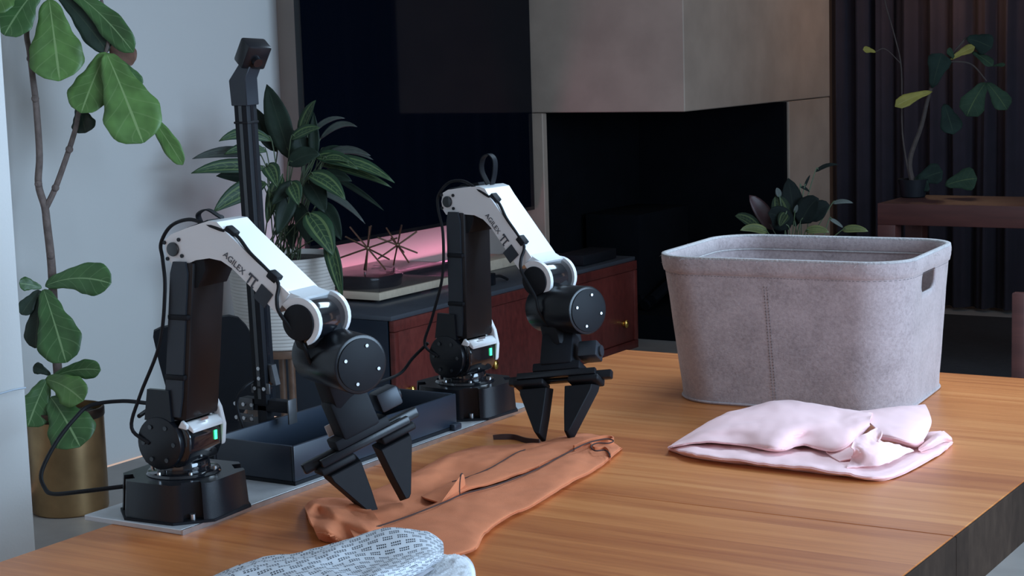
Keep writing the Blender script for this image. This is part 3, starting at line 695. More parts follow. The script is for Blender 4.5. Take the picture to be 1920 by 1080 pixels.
    top_ = [(-.018, .000), (-.014, .016), (-.002, .022), (.034, .027), (.070, .030), (.084, .026), (.096, .010), (.184, -.094)]
    low_ = [(.156, -.118), (.120, -.074), (.094, -.043), (.078, -.030), (.058, -.023), (.032, -.022), (.012, -.026), (-.008, -.024), (-.016, -.014)]
    b = B().prism(top_ + low_, -.037, .037).bevel(.005, 3, 28); b.xf(FM); fo = b.out('forearm', SHELL, t, True, 35)
    # wrist fork: two white cheeks round the wrist joint
    Wl = (.193, -.136)
    def cheek(y0, y1):
        o_ = []; i_ = []
        for k in range(17):
            f_ = k / 16; an = R(128 - 205 * f_); ro = .0365 - .002 * f_; ri = ro - .0115 + .006 * f_ ** 3
            o_.append((Wl[0] + ro * math.cos(an), Wl[1] + ro * math.sin(an))); i_.append((Wl[0] + ri * math.cos(an), Wl[1] + ri * math.sin(an)))
        pts = o_ + i_[::-1]
        return B().prism(pts, y0, y1).bevel(.0015, 2, 50)
    for y0, y1 in ((-.041, -.033), (.033, .041)): b = cheek(y0, y1); b.xf(FM); b.out('fork_cheek', SHELL, fo, True, 40)
    b = B().prism([(.160, -.075), (.186, -.094), (.205, -.103), (.196, -.112), (.165, -.106), (.150, -.092)], -.034, .034).bevel(.003, 2); b.xf(FM); b.out('fork_bridge', SHELL, fo, True, 40)
    # dark label plate and lettering on the side that faces the room
    ang = math.atan2(-.104, .088)
    sidefr = FM @ Matrix.Translation((.134, -.0374, -.063)) @ Matrix.Rotation(-ang, 4, 'Y')
    b = B().box((.024, -.0006, -.0135), (.024, .0012, .025), M=sidefr); b.out('label_plate', SIDEGREY, fo, False)
    for txt, size, off in (('AGILEX', .0130, -.042),):
        me = text_mesh(txt, size); me.transform(sidefr @ Matrix.Translation((off, -.0004, -.009)) @ Matrix.Rotation(R(90), 4, 'X')); link('lettering', me, INK, fo, False)
    b = B(); b.box((-.004, -.0005, -.002), (.0175, .0008, .0024), M=sidefr); b.box((-.008, -.0005, -.0095), (.0024, .0008, .014), M=sidefr); b.box((.0005, -.0005, -.0095), (.0024, .0008, .013), M=sidefr); b.box((.0022, -.0005, -.0160), (.0042, .0008, .0022), M=sidefr); b.box((-.0118, -.0005, -.0036), (.0026, .0008, .0034), M=sidefr); b.out('logo', INK, fo, False)
    # elbow disc with screws on the near side
    b = B().cyl((-.003, -.0405, 0), (-.003, -.036, 0), .0105, seg=24, bev=.001); b.xf(FM); ed = b.out('elbow_cap', GLOSS, fo)
    for k in range(4):
        an = R(45 + 90 * k); b = B().cyl((-.003 + .019 * math.cos(an), -.039, .017 * math.sin(an)), (-.003 + .019 * math.cos(an), -.0365, .017 * math.sin(an)), .003, seg=8); b.xf(FM); b.out('screw', BLACK, fo)
    # black cover strip on the elbow back and along the top
    b = B().prism([(-.020, -.016), (-.026, .002), (-.020, .020), (-.006, .028), (.034, .033), (.036, .028), (-.002, .022), (-.014, .016), (-.017, .0)], .008, .034); b.bevel(.001, 1); b.xf(FM); b.out('elbow_cover', MATTE, fo)
    # --- wrist joint, motor, gripper
    wc = FM @ V((Wl[0], 0, Wl[1])); wy = (M3 @ V((0, 1, 0))).normalized()
    b = B().cyl(wc - wy * .033, wc + wy * .033, .0305, seg=40, bev=.001); wj = b.out('wrist_joint', GLOSS, t)
    B().cyl(wc - wy * .044, wc - wy * .0330, .0262, seg=36, bev=.0015).out('joint_cap', MATTE, wj); B().cyl(wc + wy * .0332, wc + wy * .043, .0262, seg=36, bev=.0015).out('joint_cap', MATTE, wj)
    G, a, s, mot = V(G), V(a).normalized(), V(s), V(mot).normalized(); s = (s - a * s.dot(a)).normalized(); n = a.cross(s)
    gtop = G - a * .072
    # link from wrist joint down to the gripper
    dv = (gtop - wc); dl = dv.length; LF = frame(wc, mot, dv)
    b = B(); b.box((0, 0, dl * .5 + .012), (.046, .056, dl + .01), M=LF, bev=.007); b.box((-.012, 0, .02), (.030, .064, .05), M=LF, bev=.006); b.out('wrist_link', MATTE, t)
    mc = wc + dv.normalized() * (dl * .36 + .016)
    b = B(); b.cyl(mc - mot * .034, mc + mot * .092, .043, seg=44, bev=.003); wm = b.out('wrist_motor', BLACK, t)
    B().cyl(mc + mot * .092, mc + mot * .0942, .038, seg=40, bev=.001).out('motor_cap', MATTE, wm)
    e1 = mot.orthogonal().normalized(); e2 = mot.cross(e1)
    for k in range(4):
        p = mc + (e1 * math.cos(R(90 * k + 30)) + e2 * math.sin(R(90 * k + 30))) * .028; B().cyl(p + mot * .0940, p + mot * .0962, .0026, seg=8).out('screw', STEEL, wm)
    GF = frame(G, s, a)                                  # local x spread, z pointing
    b = B(); b.box((0, 0, -.045), (.062, .048, .062), M=GF, bev=.006); b.box((0, .0, -.012), (.090, .040, .016), M=GF, bev=.003); gb = b.out('gripper_body', MATTE, t)
    B().box((-.026, -.0245, -.028), (.024, .003, .018), M=GF, bev=.001).out('sensor_tag', mat('pale_sensor', (.55, .52, .52), .5, var=.05), gb)
    b = B(); b.box((.058, .004, -.040), (.036, .036, .030), M=GF, bev=.004); b.cyl((.074, .004, -.040), (.080, .004, -.040), .010, seg=20, M=GF); b.out('wrist_camera', SIDEGREY, gb)
    B().box((-.018, -.0245, -.058), (.006, .0015, .010), M=GF).out('status_light', LED, gb, False)
    b = B(); b.box((0, -.006, .002), (.196, .014, .016), M=GF, bev=.003); b.box((0, .014, .002), (.150, .010, .012), M=GF, bev=.002); b.out('gripper_rail', BLACK, t)
    for sg in (-1, 1):
        b = B(); b.box((sg * .052, 0, .014), (.058, .036, .012), M=GF, bev=.003)
        b.prism([(sg * .014, .018), (sg * .074, .018), (sg * .072, .030), (sg * .034, .112), (sg * .028, .118), (sg * .021, .117), (sg * .017, .075)], -.013, .013, GF, .86); b.bevel(.0012, 1, 35)
        fi = b.out('finger', RUBBER, t, True, 30)
        B().box((sg * .064, -.019, .010), (.030, .004, .014), M=GF, bev=.001).out('finger_clamp', SIDEGREY, fi)
    # --- cables and straps
    def P(x, y, z): return M @ V((x, y, z))
    def Q(x, y, z): return FM @ V((x, y, z))
    b = B(); b.tube([P(-.022, -.050, .118), P(-.052, -.052, .140), P(-.034, -.050, .19), P(ex * .45 - .008, -.050, .27), P(ex * .8 - .006, -.049, .35), Q(-.024, -.040, -.012), Q(-.026, -.034, .012), Q(-.008, -.026, .034), Q(.030, -.030, .038), Q(.062, -.034, .026), Q(.088, -.036, .014), Q(.108, -.030, .002), Q(.130, -.036, -.026), Q(.150, -.034, -.052), Q(.168, -.036, -.076), Q(.166, -.044, -.098), Q(.170, -.048, -.120), wc - wy * .05 + dv * .25, wc - wy * .046 + dv * .55, G - a * .06 - n * .026], .0028, 8, 6); b.out('arm_cable', RUBBER, t)
    for q_ in ((.098, -.026, .008), (.160, -.030, -.066)):
        b = B().box((0, 0, 0), (.018, .016, .012), bev=.002); b.xf(FM @ Matrix.Translation(q_) @ Matrix.Rotation(R(46), 4, 'Y')); b.out('cable_clip', MATTE, t)
    for z_ in (.22, .31):
        b = B(); xx = ex * (z_ - .14) / (ez - .14); b.box((xx + .018, -.008, z_), (.036, .078, .008), M=M, bev=.002); b.out('cable_strap', MATTE, t)
    if strap_loop:
        b = B(); b.ribbon([Q(.060, .005, .030), Q(.050, .000, .056), Q(.054, .000, .078), Q(.068, .0, .086), Q(.080, .0, .076), Q(.080, .0, .054), Q(.070, .004, .030)], .013, .002, 6, (M3 @ V((0, 1, 0)))); b.out('strap_loop', MATTE, t)
    else:
        b = B(); b.ribbon([Q(.004, .030, .028), Q(.010, .020, .044), Q(.034, .012, .048), Q(.050, .014, .036), Q(.054, .02, .030)], .010, .002, 6, (M3 @ V((0, 1, 0)))); b.out('strap_loop', MATTE, t)
    return t, M, FM, GF

LM = robot((-1.822, 1.981), 4, (.036, .410), 10.5, (-1.563, 2.085, .868), (.022, .022, -.085), (.034, .062, .066), (1, -.42, -.02), 'robot arm with white forearm and black gripper beside the tall brass pot', False)
RM = robot((-1.826, 2.767), -5, (.006, .408), 0, (-1.572, 2.685, .858), (.020, -.055, -.090), (1, .02, -.10), (1, -.38, .06), 'robot arm with white forearm and upright strap loop beside the felt basket', True)

# free cables of the station
b = B(); t = LM[0]
b.tube([V((-1.905, 1.965, .790)), at(150, 922, 2.75), at(100, 926, 2.78), at(84, 915, 2.8), at(78, 885, 2.82), at(105, 830, 2.86), at(140, 785, 2.9), at(170, 760, 2.92), at(230, 752, 2.92), at(292, 756, 2.86), at(318, 740, 2.78), V((-1.868, 1.94, .905))], .0034, 8, 6); b.out('power_cable', RUBBER, t)
b = B(); t = RM[0]
b.tube([V((-1.885, 2.735, .890)), V((-1.915, 2.725, .86)), V((-1.935, 2.71, .832)), V((-1.94, 2.64, .826)), V((-1.937, 2.56, .828)), V((-1.93, 2.48, .829))], .003, 8, 6); b.out('power_cable', RUBBER, t)

# ------------------------------------------------------------------ black tray between the arms
tx0, tx1, ty0, ty1, tz1 = -1.925, -1.757, 2.165, 2.632, .064
t = thing('tray', ((tx0 + tx1) / 2, (ty0 + ty1) / 2, BZ), 'long open black tray between the two robot arms', 'tray')
w = .006; zt = BZ + tz1
B().box(((tx0 + tx1) / 2, (ty0 + ty1) / 2, BZ + .003), (tx1 - tx0, ty1 - ty0, .006)).out('tray_floor', MATTE, t, False)
for c, d, nm in (((tx1 - w / 2, (ty0 + ty1) / 2), (w, ty1 - ty0), 'front_wall'), ((tx0 + w / 2, (ty0 + ty1) / 2), (w, ty1 - ty0), 'rear_wall'), (((tx0 + tx1) / 2, ty0 + w / 2), (tx1 - tx0 - 2 * w, w), 'end_wall'), (((tx0 + tx1) / 2, ty1 - w / 2), (tx1 - tx0 - 2 * w, w), 'end_wall')):
    B().box((c[0], c[1], BZ + .006 + (tz1 - .006) / 2), (d[0], d[1], tz1 - .006), bev=.002).out(nm, NAVY, t)
B().box((tx1 + .005, ty1 - .012, BZ + .006), (.012, .024, .012), bev=.003).out('corner_tab', NAVY, t)

# ------------------------------------------------------------------ camera pole
PX = -1.945; pb = atx(500, 800, PX); PY = pb.y
t = thing('camera_pole', (PX, PY, .66), 'black aluminium pole with angled camera head rising behind the tray', 'camera')
pt = atx(459, 186, PX); pm = atx(497, 745, PX)
dvp = (pt - pm).normalized()
PF = frame(pm, (1, 0, 0), dvp); PL = (pt - pm).length
b = B(); b.box((0, 0, PL / 2), (.027, .027, PL + .02), M=PF, bev=.0015)
po = b.out('pole', MATTE, t)
for sx in (-1, 1):
    b = B(); b.box((sx * .0136, 0, PL / 2), (.0012, .007, PL), M=PF); b.out('slot', GLOSS, po, False)
    b = B(); b.box((0, sx * .0136, PL / 2), (.007, .0012, PL), M=PF); b.out('slot', GLOSS, po, False)
for z_ in (PL * .925, PL * .04): B().box((0, 0, z_), (.030, .030, .004), M=PF, bev=.001).out('cable_tie', RUBBER, po)
# cross bar with corner plates
B().box((PX + .005, PY, pm.z - .012), (.105, .020, .020), bev=.001).out('cross_bar', MATTE, t)
B().box((PX, PY, (pm.z + .66) / 2 - .012), (.020, .020, pm.z - .66), bev=.001).out('lower_post', MATTE, t)
B().box((PX + .01, PY + .0, .665), (.08, .06, .010), bev=.001).out('table_clamp', MATTE, t)
def plate(c, w_, h_, nb_, nm='bracket'):
    o = B().box(c, (w_, .003, h_), bev=.0008).out(nm, BRACKET, t)
    for k in range(nb_):
        x = c[0] + (k - (nb_ - 1) / 2) * w_ * .5 if w_ > h_ else c[0]; z = c[2] + (k - (nb_ - 1) / 2) * h_ * .5 if h_ > w_ else c[2]
        B().cyl((x, c[1] - .0015, z), (x, c[1] - .005, z), .0034, seg=12).out('bolt', STEEL, o)
fy = PY - .0118
plate((PX + .001, fy, pm.z + .044), .015, .034, 2); plate((PX + .001, fy, pm.z + .018), .040, .018, 2)
plate((PX - .036, fy, pm.z - .012), .036, .020, 3); plate((PX - .036, fy, pm.z - .036), .034, .014, 3)
plate((PX + .0, fy, pm.z - .062), .034, .022, 2); plate((PX, fy, pm.z - .080), .016, .022, 1)
B().box((PX + .0575, PY, pm.z - .020), (.003, .022, .042), bev=.0008).out('end_plate', BRACKET, t)
b = B(); b.prism([(.014, .0), (.022, .0), (.030, -.034), (.018, -.030)], -.006, .006, Matrix.Translation((PX, PY, pm.z + .058))); b.out('gusset', BRACKET, t)
# neck and camera head
hd = atx(484, 96, PX)
nk = B(); nk.prism([(-.017, -.004), (.017, -.004), (.017, .040), (.028, .060), (.010, .070), (-.019, .038)], -.016, .016, PF @ Matrix.Translation((0, 0, PL - .006))); nk.bevel(.0012, 1); nk.out('neck', SIDEGREY, t)
HF = frame(PF @ V((.027, -.004, PL + .075)), (.80, -.30, -.55), (.55, -.12, .83))
b = B(); b.box((0, 0, 0), (.030, .046, .044), M=HF, bev=.004); ch = b.out('camera_head', BLACK, t)
b = B(); b.cyl((.015, 0, -.004), (.023, 0, -.004), .009, .008, seg=24, M=HF); b.out('lens', GLOSS, ch)
b = B(); b.tube([PF @ V((-.012, -.012, PL * .06)), V((PX - .020, PY - .03, pm.z + .02)), V((PX - .034, PY - .035, pm.z - .005)), V((PX - .03, PY - .03, pm.z - .04)), V((PX - .012, PY - .03, pm.z - .075)), V((PX + .02, PY - .03, pm.z - .095))], .0028, 8, 6); b.out('camera_cable', RUBBER, t)

# ================================================================== plants
def stem(parent, pts, rad, material, name='stem', seg=8):
    b = B(); b.tube(pts, rad, seg, 5); return b.out(name, material, parent)
def nv(i, k=1.0):
    random.seed(i * 7 + 3); return (VIEW + V((random.uniform(-.5, .5), random.uniform(-.4, .4), random.uniform(-.1, .55))) * k)

# ---- tall fiddle-leaf plant in the brass pot
D1 = 5.42
pc = atz(133, 955, 0); pr = .122; ph = .335
t = thing('fiddle_leaf_plant', (pc.x, pc.y, 0), 'tall fiddle-leaf plant with large green leaves growing beside white wall pier', 'plant')
wD = (V((pc.x, pc.y, .4)) - EYE).dot(fw)
def f(x, y, d=0): return at(x, y, wD + d)
stem(t, [V((pc.x - .005, pc.y, .27)), f(112, 730), f(107, 680), f(100, 560), f(96, 490), f(88, 420), f(84, 388), f(72, 345), f(74, 290), f(68, 200), f(62, 150), f(55, 95), f(50, 60), f(60, 5), f(70, -40)], (.0155, .0075), BARK, 'trunk', 10)
stem(t, [f(85, 392), f(104, 352), f(128, 285), f(142, 240), f(150, 205), f(175, 160), f(196, 105), f(205, 60), f(190, 0)], (.010, .005), BARK, 'branch')
for x, y in ((72, 345), (66, 185), (57, 110), (104, 352), (130, 280), (95, 480)): B().ball(f(x, y, -.008), .0125, 8).out('node', BARK, t)
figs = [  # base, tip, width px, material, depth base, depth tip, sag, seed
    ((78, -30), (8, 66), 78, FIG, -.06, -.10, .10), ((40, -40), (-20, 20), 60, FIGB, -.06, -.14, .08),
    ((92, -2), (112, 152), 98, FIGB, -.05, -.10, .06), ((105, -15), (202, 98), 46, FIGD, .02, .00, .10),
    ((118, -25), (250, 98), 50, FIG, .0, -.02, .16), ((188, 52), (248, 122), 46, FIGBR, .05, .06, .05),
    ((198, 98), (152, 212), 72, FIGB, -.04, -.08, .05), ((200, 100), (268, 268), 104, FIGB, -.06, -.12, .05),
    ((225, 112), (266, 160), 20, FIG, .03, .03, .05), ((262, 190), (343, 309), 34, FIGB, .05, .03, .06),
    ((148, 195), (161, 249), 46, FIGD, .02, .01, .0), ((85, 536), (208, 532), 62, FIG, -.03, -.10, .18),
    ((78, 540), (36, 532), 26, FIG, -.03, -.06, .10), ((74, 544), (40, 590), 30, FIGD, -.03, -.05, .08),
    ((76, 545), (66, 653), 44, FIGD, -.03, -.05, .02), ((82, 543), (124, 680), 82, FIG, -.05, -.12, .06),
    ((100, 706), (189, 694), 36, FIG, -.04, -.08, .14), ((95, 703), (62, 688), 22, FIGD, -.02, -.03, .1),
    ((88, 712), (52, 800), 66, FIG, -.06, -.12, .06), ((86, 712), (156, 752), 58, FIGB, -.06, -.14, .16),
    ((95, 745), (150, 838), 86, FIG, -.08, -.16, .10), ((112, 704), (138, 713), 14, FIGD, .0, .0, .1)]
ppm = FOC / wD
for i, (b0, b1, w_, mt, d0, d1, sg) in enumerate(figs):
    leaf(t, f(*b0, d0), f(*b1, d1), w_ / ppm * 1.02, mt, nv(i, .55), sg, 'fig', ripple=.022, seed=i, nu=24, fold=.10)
b = B(); b.lathe([(pr * .93, 0), (pr * .98, .004), (pr, .012), (pr, ph), (pr - .004, ph), (pr - .005, ph - .04), (pr * .4, ph - .042)], (pc.x, pc.y, 0), 64)
po = b.out('pot', BRASS, t, True, 30)
b = B(); b.lathe([(pr + .0012, ph - .030), (pr + .003, ph - .026), (pr + .003, ph - .004), (pr + .0012, ph), (pr - .003, ph)], (pc.x, pc.y, 0), 56, cap=False); b.out('pot_rim', mat('dark_bronze', (.07, .05, .04), .35, metal=.9, var=.15, vscale=20), po)
B().cyl((pc.x, pc.y, ph - .043), (pc.x, pc.y, ph - .024), pr - .0055, seg=40).out('soil', SOIL, t)

# ---- striped-leaf plant in the ribbed planter on a wooden stand
PXC = -4.02; c1_ = atx(528, 478, PXC); c2_ = atx(530, 645, PXC); r1 = .5 * (atx(633, 478, PXC) - atx(424, 478, PXC)).length * .845; zc0 = c2_.z
r1 = 103 * ((c1_ - EYE).dot(fw)) / FOC
zt_ = c1_.z; py = c1_.y

t = thing('calathea_plant', (PXC, py, 0), 'bushy plant with striped dark leaves in a ribbed white planter on a stand', 'plant')
prof = []; nr = 26; hh = zt_ - zc0
for k in range(nr):
    z = zc0 + hh * k / nr; rr_ = r1 * (.86 + .14 * k / nr)
    prof += [(rr_ - .0022, z), (rr_, z + hh / nr * .3), (rr_, z + hh / nr * .7)]
prof += [(r1, zt_), (r1 - .008, zt_), (r1 - .010, zt_ - .03), (.02, zt_ - .032)]
B().lathe([(r1 * .6, zc0 - .002)] + prof, (PXC, py, 0), 64).out('planter', CERAM, t, True, 25)
B().cyl((PXC, py, zt_ - .033), (PXC, py, zt_ - .018), r1 - .011, seg=40).out('soil', SOIL, t)
B().cyl((PXC, py, zc0 - .028), (PXC, py, zc0 - .002), r1 * .92, seg=40, bev=.002).out('stand_ring', BROWNW, t)
for k in range(4):
    an = R(45 + 90 * k); p = V((PXC + math.cos(an) * r1 * .82, py + math.sin(an) * r1 * .82, 0)); B().cyl(p, p + V((0, 0, zc0 - .028)), .013, seg=12).out('stand_leg', BROWNW, t)
wC = (V((PXC, py, zt_)) - EYE).dot(fw); ppc = FOC / wC
def c(x, y, d=0): return at(x, y, wC + d)
root = V((PXC, py, zt_ - .02))
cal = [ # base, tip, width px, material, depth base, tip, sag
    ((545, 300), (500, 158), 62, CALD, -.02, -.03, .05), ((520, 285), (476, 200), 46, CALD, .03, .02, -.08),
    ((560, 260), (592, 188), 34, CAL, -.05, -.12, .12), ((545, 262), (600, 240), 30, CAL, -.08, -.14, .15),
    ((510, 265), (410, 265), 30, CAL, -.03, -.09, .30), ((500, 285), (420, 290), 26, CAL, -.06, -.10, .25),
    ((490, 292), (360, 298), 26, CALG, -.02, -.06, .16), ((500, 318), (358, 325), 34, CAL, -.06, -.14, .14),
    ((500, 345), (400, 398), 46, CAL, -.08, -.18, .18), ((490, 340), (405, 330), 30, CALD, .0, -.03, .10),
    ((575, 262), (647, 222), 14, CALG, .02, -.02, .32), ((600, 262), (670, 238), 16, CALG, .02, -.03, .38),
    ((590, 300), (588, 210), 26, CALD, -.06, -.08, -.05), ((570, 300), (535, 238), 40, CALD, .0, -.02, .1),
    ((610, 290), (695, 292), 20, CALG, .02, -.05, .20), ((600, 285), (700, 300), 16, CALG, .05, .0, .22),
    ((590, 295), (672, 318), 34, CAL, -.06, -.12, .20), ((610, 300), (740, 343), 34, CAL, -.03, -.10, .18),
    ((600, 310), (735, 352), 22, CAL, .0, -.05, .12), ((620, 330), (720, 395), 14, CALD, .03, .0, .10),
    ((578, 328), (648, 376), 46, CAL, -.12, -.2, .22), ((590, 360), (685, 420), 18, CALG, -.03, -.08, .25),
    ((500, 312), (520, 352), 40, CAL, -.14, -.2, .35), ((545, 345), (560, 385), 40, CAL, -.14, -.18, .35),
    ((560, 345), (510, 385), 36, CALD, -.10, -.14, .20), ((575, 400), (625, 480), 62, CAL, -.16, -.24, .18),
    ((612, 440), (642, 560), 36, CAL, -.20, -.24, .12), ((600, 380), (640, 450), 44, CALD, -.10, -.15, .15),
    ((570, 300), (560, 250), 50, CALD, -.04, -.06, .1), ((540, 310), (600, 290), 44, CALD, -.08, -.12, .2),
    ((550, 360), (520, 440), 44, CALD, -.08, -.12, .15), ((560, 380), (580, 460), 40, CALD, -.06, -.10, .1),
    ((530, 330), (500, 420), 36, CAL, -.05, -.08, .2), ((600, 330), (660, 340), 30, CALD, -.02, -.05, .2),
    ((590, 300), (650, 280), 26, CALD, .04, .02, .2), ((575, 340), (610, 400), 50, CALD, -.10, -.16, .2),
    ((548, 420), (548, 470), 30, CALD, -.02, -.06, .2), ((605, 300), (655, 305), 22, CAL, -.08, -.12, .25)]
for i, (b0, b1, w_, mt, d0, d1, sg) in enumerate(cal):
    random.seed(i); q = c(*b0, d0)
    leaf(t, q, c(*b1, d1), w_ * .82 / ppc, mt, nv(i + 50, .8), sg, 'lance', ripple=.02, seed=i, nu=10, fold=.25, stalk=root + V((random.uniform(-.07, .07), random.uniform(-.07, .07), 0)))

# ---- dark plant in front of the fireplace (behind the basket)
wP = 6.95; g0 = at(1490, 470, wP); t = thing('prayer_plant', (g0.x, g0.y, 0), 'dim leafy plant in a dark pot before the stone fireplace pillar', 'plant')
ptz_ = .50
B().lathe([(.10, .0121), (.14, .02), (.17, ptz_), (.16, ptz_), (.155, ptz_ - .03), (.02, ptz_ - .03)], (g0.x, g0.y, 0), 36).out('pot', MATTE, t)
B().cyl((g0.x, g0.y, ptz_ - .031), (g0.x, g0.y, ptz_ - .01), .153, seg=30).out('soil', SOIL, t)
ppp = FOC / wP; root = V((g0.x, g0.y, ptz_ - .012))
def d3(x, y, d=0): return at(x, y, wP + d)
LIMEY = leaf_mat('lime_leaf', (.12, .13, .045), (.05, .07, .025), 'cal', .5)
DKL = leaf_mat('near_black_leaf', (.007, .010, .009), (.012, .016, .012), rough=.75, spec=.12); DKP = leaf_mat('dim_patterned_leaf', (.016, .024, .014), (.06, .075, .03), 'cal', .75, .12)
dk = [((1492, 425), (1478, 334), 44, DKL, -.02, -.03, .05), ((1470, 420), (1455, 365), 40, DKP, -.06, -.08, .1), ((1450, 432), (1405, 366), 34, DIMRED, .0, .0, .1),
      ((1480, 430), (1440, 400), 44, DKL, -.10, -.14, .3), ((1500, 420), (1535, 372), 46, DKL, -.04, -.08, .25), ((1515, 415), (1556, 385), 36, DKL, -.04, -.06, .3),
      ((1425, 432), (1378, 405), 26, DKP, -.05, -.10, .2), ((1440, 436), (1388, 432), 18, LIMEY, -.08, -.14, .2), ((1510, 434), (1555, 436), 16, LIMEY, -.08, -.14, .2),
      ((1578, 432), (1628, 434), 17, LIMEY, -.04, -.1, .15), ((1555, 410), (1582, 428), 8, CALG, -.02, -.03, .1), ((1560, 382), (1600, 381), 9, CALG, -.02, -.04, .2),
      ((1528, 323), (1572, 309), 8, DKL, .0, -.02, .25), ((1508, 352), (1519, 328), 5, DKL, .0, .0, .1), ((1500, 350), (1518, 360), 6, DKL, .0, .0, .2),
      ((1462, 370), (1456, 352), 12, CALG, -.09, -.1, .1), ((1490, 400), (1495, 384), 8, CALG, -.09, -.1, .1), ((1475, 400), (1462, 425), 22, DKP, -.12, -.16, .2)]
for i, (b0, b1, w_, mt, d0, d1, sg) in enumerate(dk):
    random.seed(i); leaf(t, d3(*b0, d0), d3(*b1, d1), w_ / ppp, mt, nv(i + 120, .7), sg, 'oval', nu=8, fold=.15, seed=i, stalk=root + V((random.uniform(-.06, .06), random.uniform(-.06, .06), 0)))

# ---- red wooden side table behind the basket with a dimmed fig plant on it
wS = 7.15; s0 = at(1645, 381, wS); SZ = s0.z; sl = 1.15
t = thing('side_table', (s0.x + sl / 2, s0.y + .2, 0), 'dark red wooden side table behind the basket carrying a leggy plant', 'table')
B().box((s0.x + sl / 2, s0.y + .2, SZ - .043), (sl, .40, .086), bev=.003).out('top', DARKRED, t)
for x in (s0.x + .037, s0.x + sl - .037):
    for y in (s0.y + .037, s0.y + .363): B().box((x, y, (SZ - .086) / 2 + .00605), (.074, .074, SZ - .086 - .0121), bev=.003).out('leg', DARKRED, t)
w4 = wS + .22; pc4 = at(1712, 372, w4); pc4.z = SZ
t = thing('dim_fig_plant', (pc4.x, pc4.y, SZ), 'leggy dim plant with a few yellowed leaves against the dark curtain', 'plant')
B().lathe([(.045, 0), (.05, .004), (.062, .075), (.056, .075), (.054, .06), (.01, .06)], (pc4.x, pc4.y, SZ), 30).out('pot', MATTE, t)
def h(x, y, d=0): return at(x, y, w4 + d)
DBARK = mat('dimmed_bark', (.045, .032, .028), .9, var=.2, vscale=40)  # darker copy of the bark, dimness put into its colour
stem(t, [V((pc4.x, pc4.y, SZ + .05)), h(1706, 300), h(1728, 235), h(1746, 165), h(1776, 115), h(1812, 70)], (.012, .005), DBARK, 'trunk')
stem(t, [V((pc4.x - .01, pc4.y, SZ + .05)), h(1692, 250), h(1690, 130), h(1678, 70), h(1660, 5), h(1655, -40)], (.004, .002), DBARK, 'branch')
stem(t, [h(1776, 115), h(1820, 120), h(1850, 152)], (.004, .003), DBARK, 'branch'); stem(t, [h(1690, 120), h(1660, 92), h(1640, 98)], .002, DBARK, 'branch')
ppq = FOC / w4
DIMF = leaf_mat('dimmed_fig_leaf', (.018, .034, .020), (.05, .07, .03), rough=.75, spec=.12); DIMD = leaf_mat('dimmest_fig_leaf', (.010, .019, .015), (.02, .03, .02), rough=.75, spec=.12)  # leaf colours darkened to stand in for the dim far corner
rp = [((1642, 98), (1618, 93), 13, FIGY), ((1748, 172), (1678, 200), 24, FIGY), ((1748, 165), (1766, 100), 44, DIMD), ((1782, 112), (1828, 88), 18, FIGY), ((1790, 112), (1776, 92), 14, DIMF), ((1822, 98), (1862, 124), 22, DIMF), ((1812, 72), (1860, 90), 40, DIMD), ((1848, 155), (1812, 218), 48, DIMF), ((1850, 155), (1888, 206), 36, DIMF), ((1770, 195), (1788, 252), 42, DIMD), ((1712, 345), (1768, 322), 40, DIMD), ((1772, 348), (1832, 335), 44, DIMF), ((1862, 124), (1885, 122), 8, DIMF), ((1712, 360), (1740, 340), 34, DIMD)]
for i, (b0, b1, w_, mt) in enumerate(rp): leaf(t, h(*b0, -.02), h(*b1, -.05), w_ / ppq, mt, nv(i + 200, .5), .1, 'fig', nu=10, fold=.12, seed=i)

# ---- wooden chair at the far right, dark sheet added as floor shade
r0 = atz(1500, 600, 0)
tag(B().box((-1.3, 7.25, .006), (3.4, 3.2, .012), bev=.003).out('shade_sheet', mat('floor_shade', (.018, .016, .02), .98, var=.2, vscale=30, bump=.3, bscale=200)), 'dark sheet added as floor shade in front of the curtain', 'shade_sheet')  # added dark sheet, deepens the shade on the far floor
wH = 5.0; h0 = at(1903, 548, wH); hx, hy, hz_ = h0.x, h0.y, h0.z
t = thing('dining_chair', (hx + .22, hy + .2, 0), 'red-brown wooden chair with round dark seat beyond the table', 'chair')
for dx in (.013, .42):
    B().box((hx + dx, hy, hz_ / 2), (.036, .030, hz_), bev=.004).out('back_post', DARKRED, t)
    B().box((hx + dx, hy + .40, .22), (.034, .034, .44), bev=.004).out('leg', DARKRED, t)
B().box((hx + .217, hy, hz_ - .06), (.37, .018, .07), bev=.004).out('back_rail', DARKRED, t)
sb = B(); sb.lathe([(.20, .43), (.245, .437), (.25, .455), (.235, .475), (.10, .485), (.01, .486)], (0, 0, 0), 44); sb.xf(Matrix.Translation((hx + .215, hy + .20, 0)) @ Matrix.Diagonal((1, .92, 1, 1))); sb.out('seat', MATTE, t)

# ---- black shell chair behind the near robot
wQ = 4.9; q0 = at(380, 660, wQ)
t = thing('shell_chair', (q0.x, q0.y, 0), 'black moulded chair with slanted rounded back against white wall', 'chair')
ol = [(287, 632), (288, 622), (300, 616), (345, 606), (400, 597), (430, 593), (447, 597), (462, 612), (478, 640), (486, 665), (478, 740), (440, 800), (380, 815), (335, 790), (312, 730), (298, 680)]
F3 = [at(x, y, wQ + .03 * math.sin((x - 285) / 200 * math.pi)) for x, y in ol]
b = B(); cen = sum(F3, V()) / len(F3); nb_ = (EYE - cen); nb_.z = 0; nb_.normalize()
A = [b.bm.verts.new(p) for p in F3]; C2 = [b.bm.verts.new(p - nb_ * .035) for p in F3]; n_ = len(A)
for k in range(n_): b.bm.faces.new((A[k], A[(k + 1) % n_], C2[(k + 1) % n_], C2[k]))
b.bm.faces.new(A[::-1]); b.bm.faces.new(C2); b.bevel(.008, 3, 30); b.out('backrest', MATTE, t)
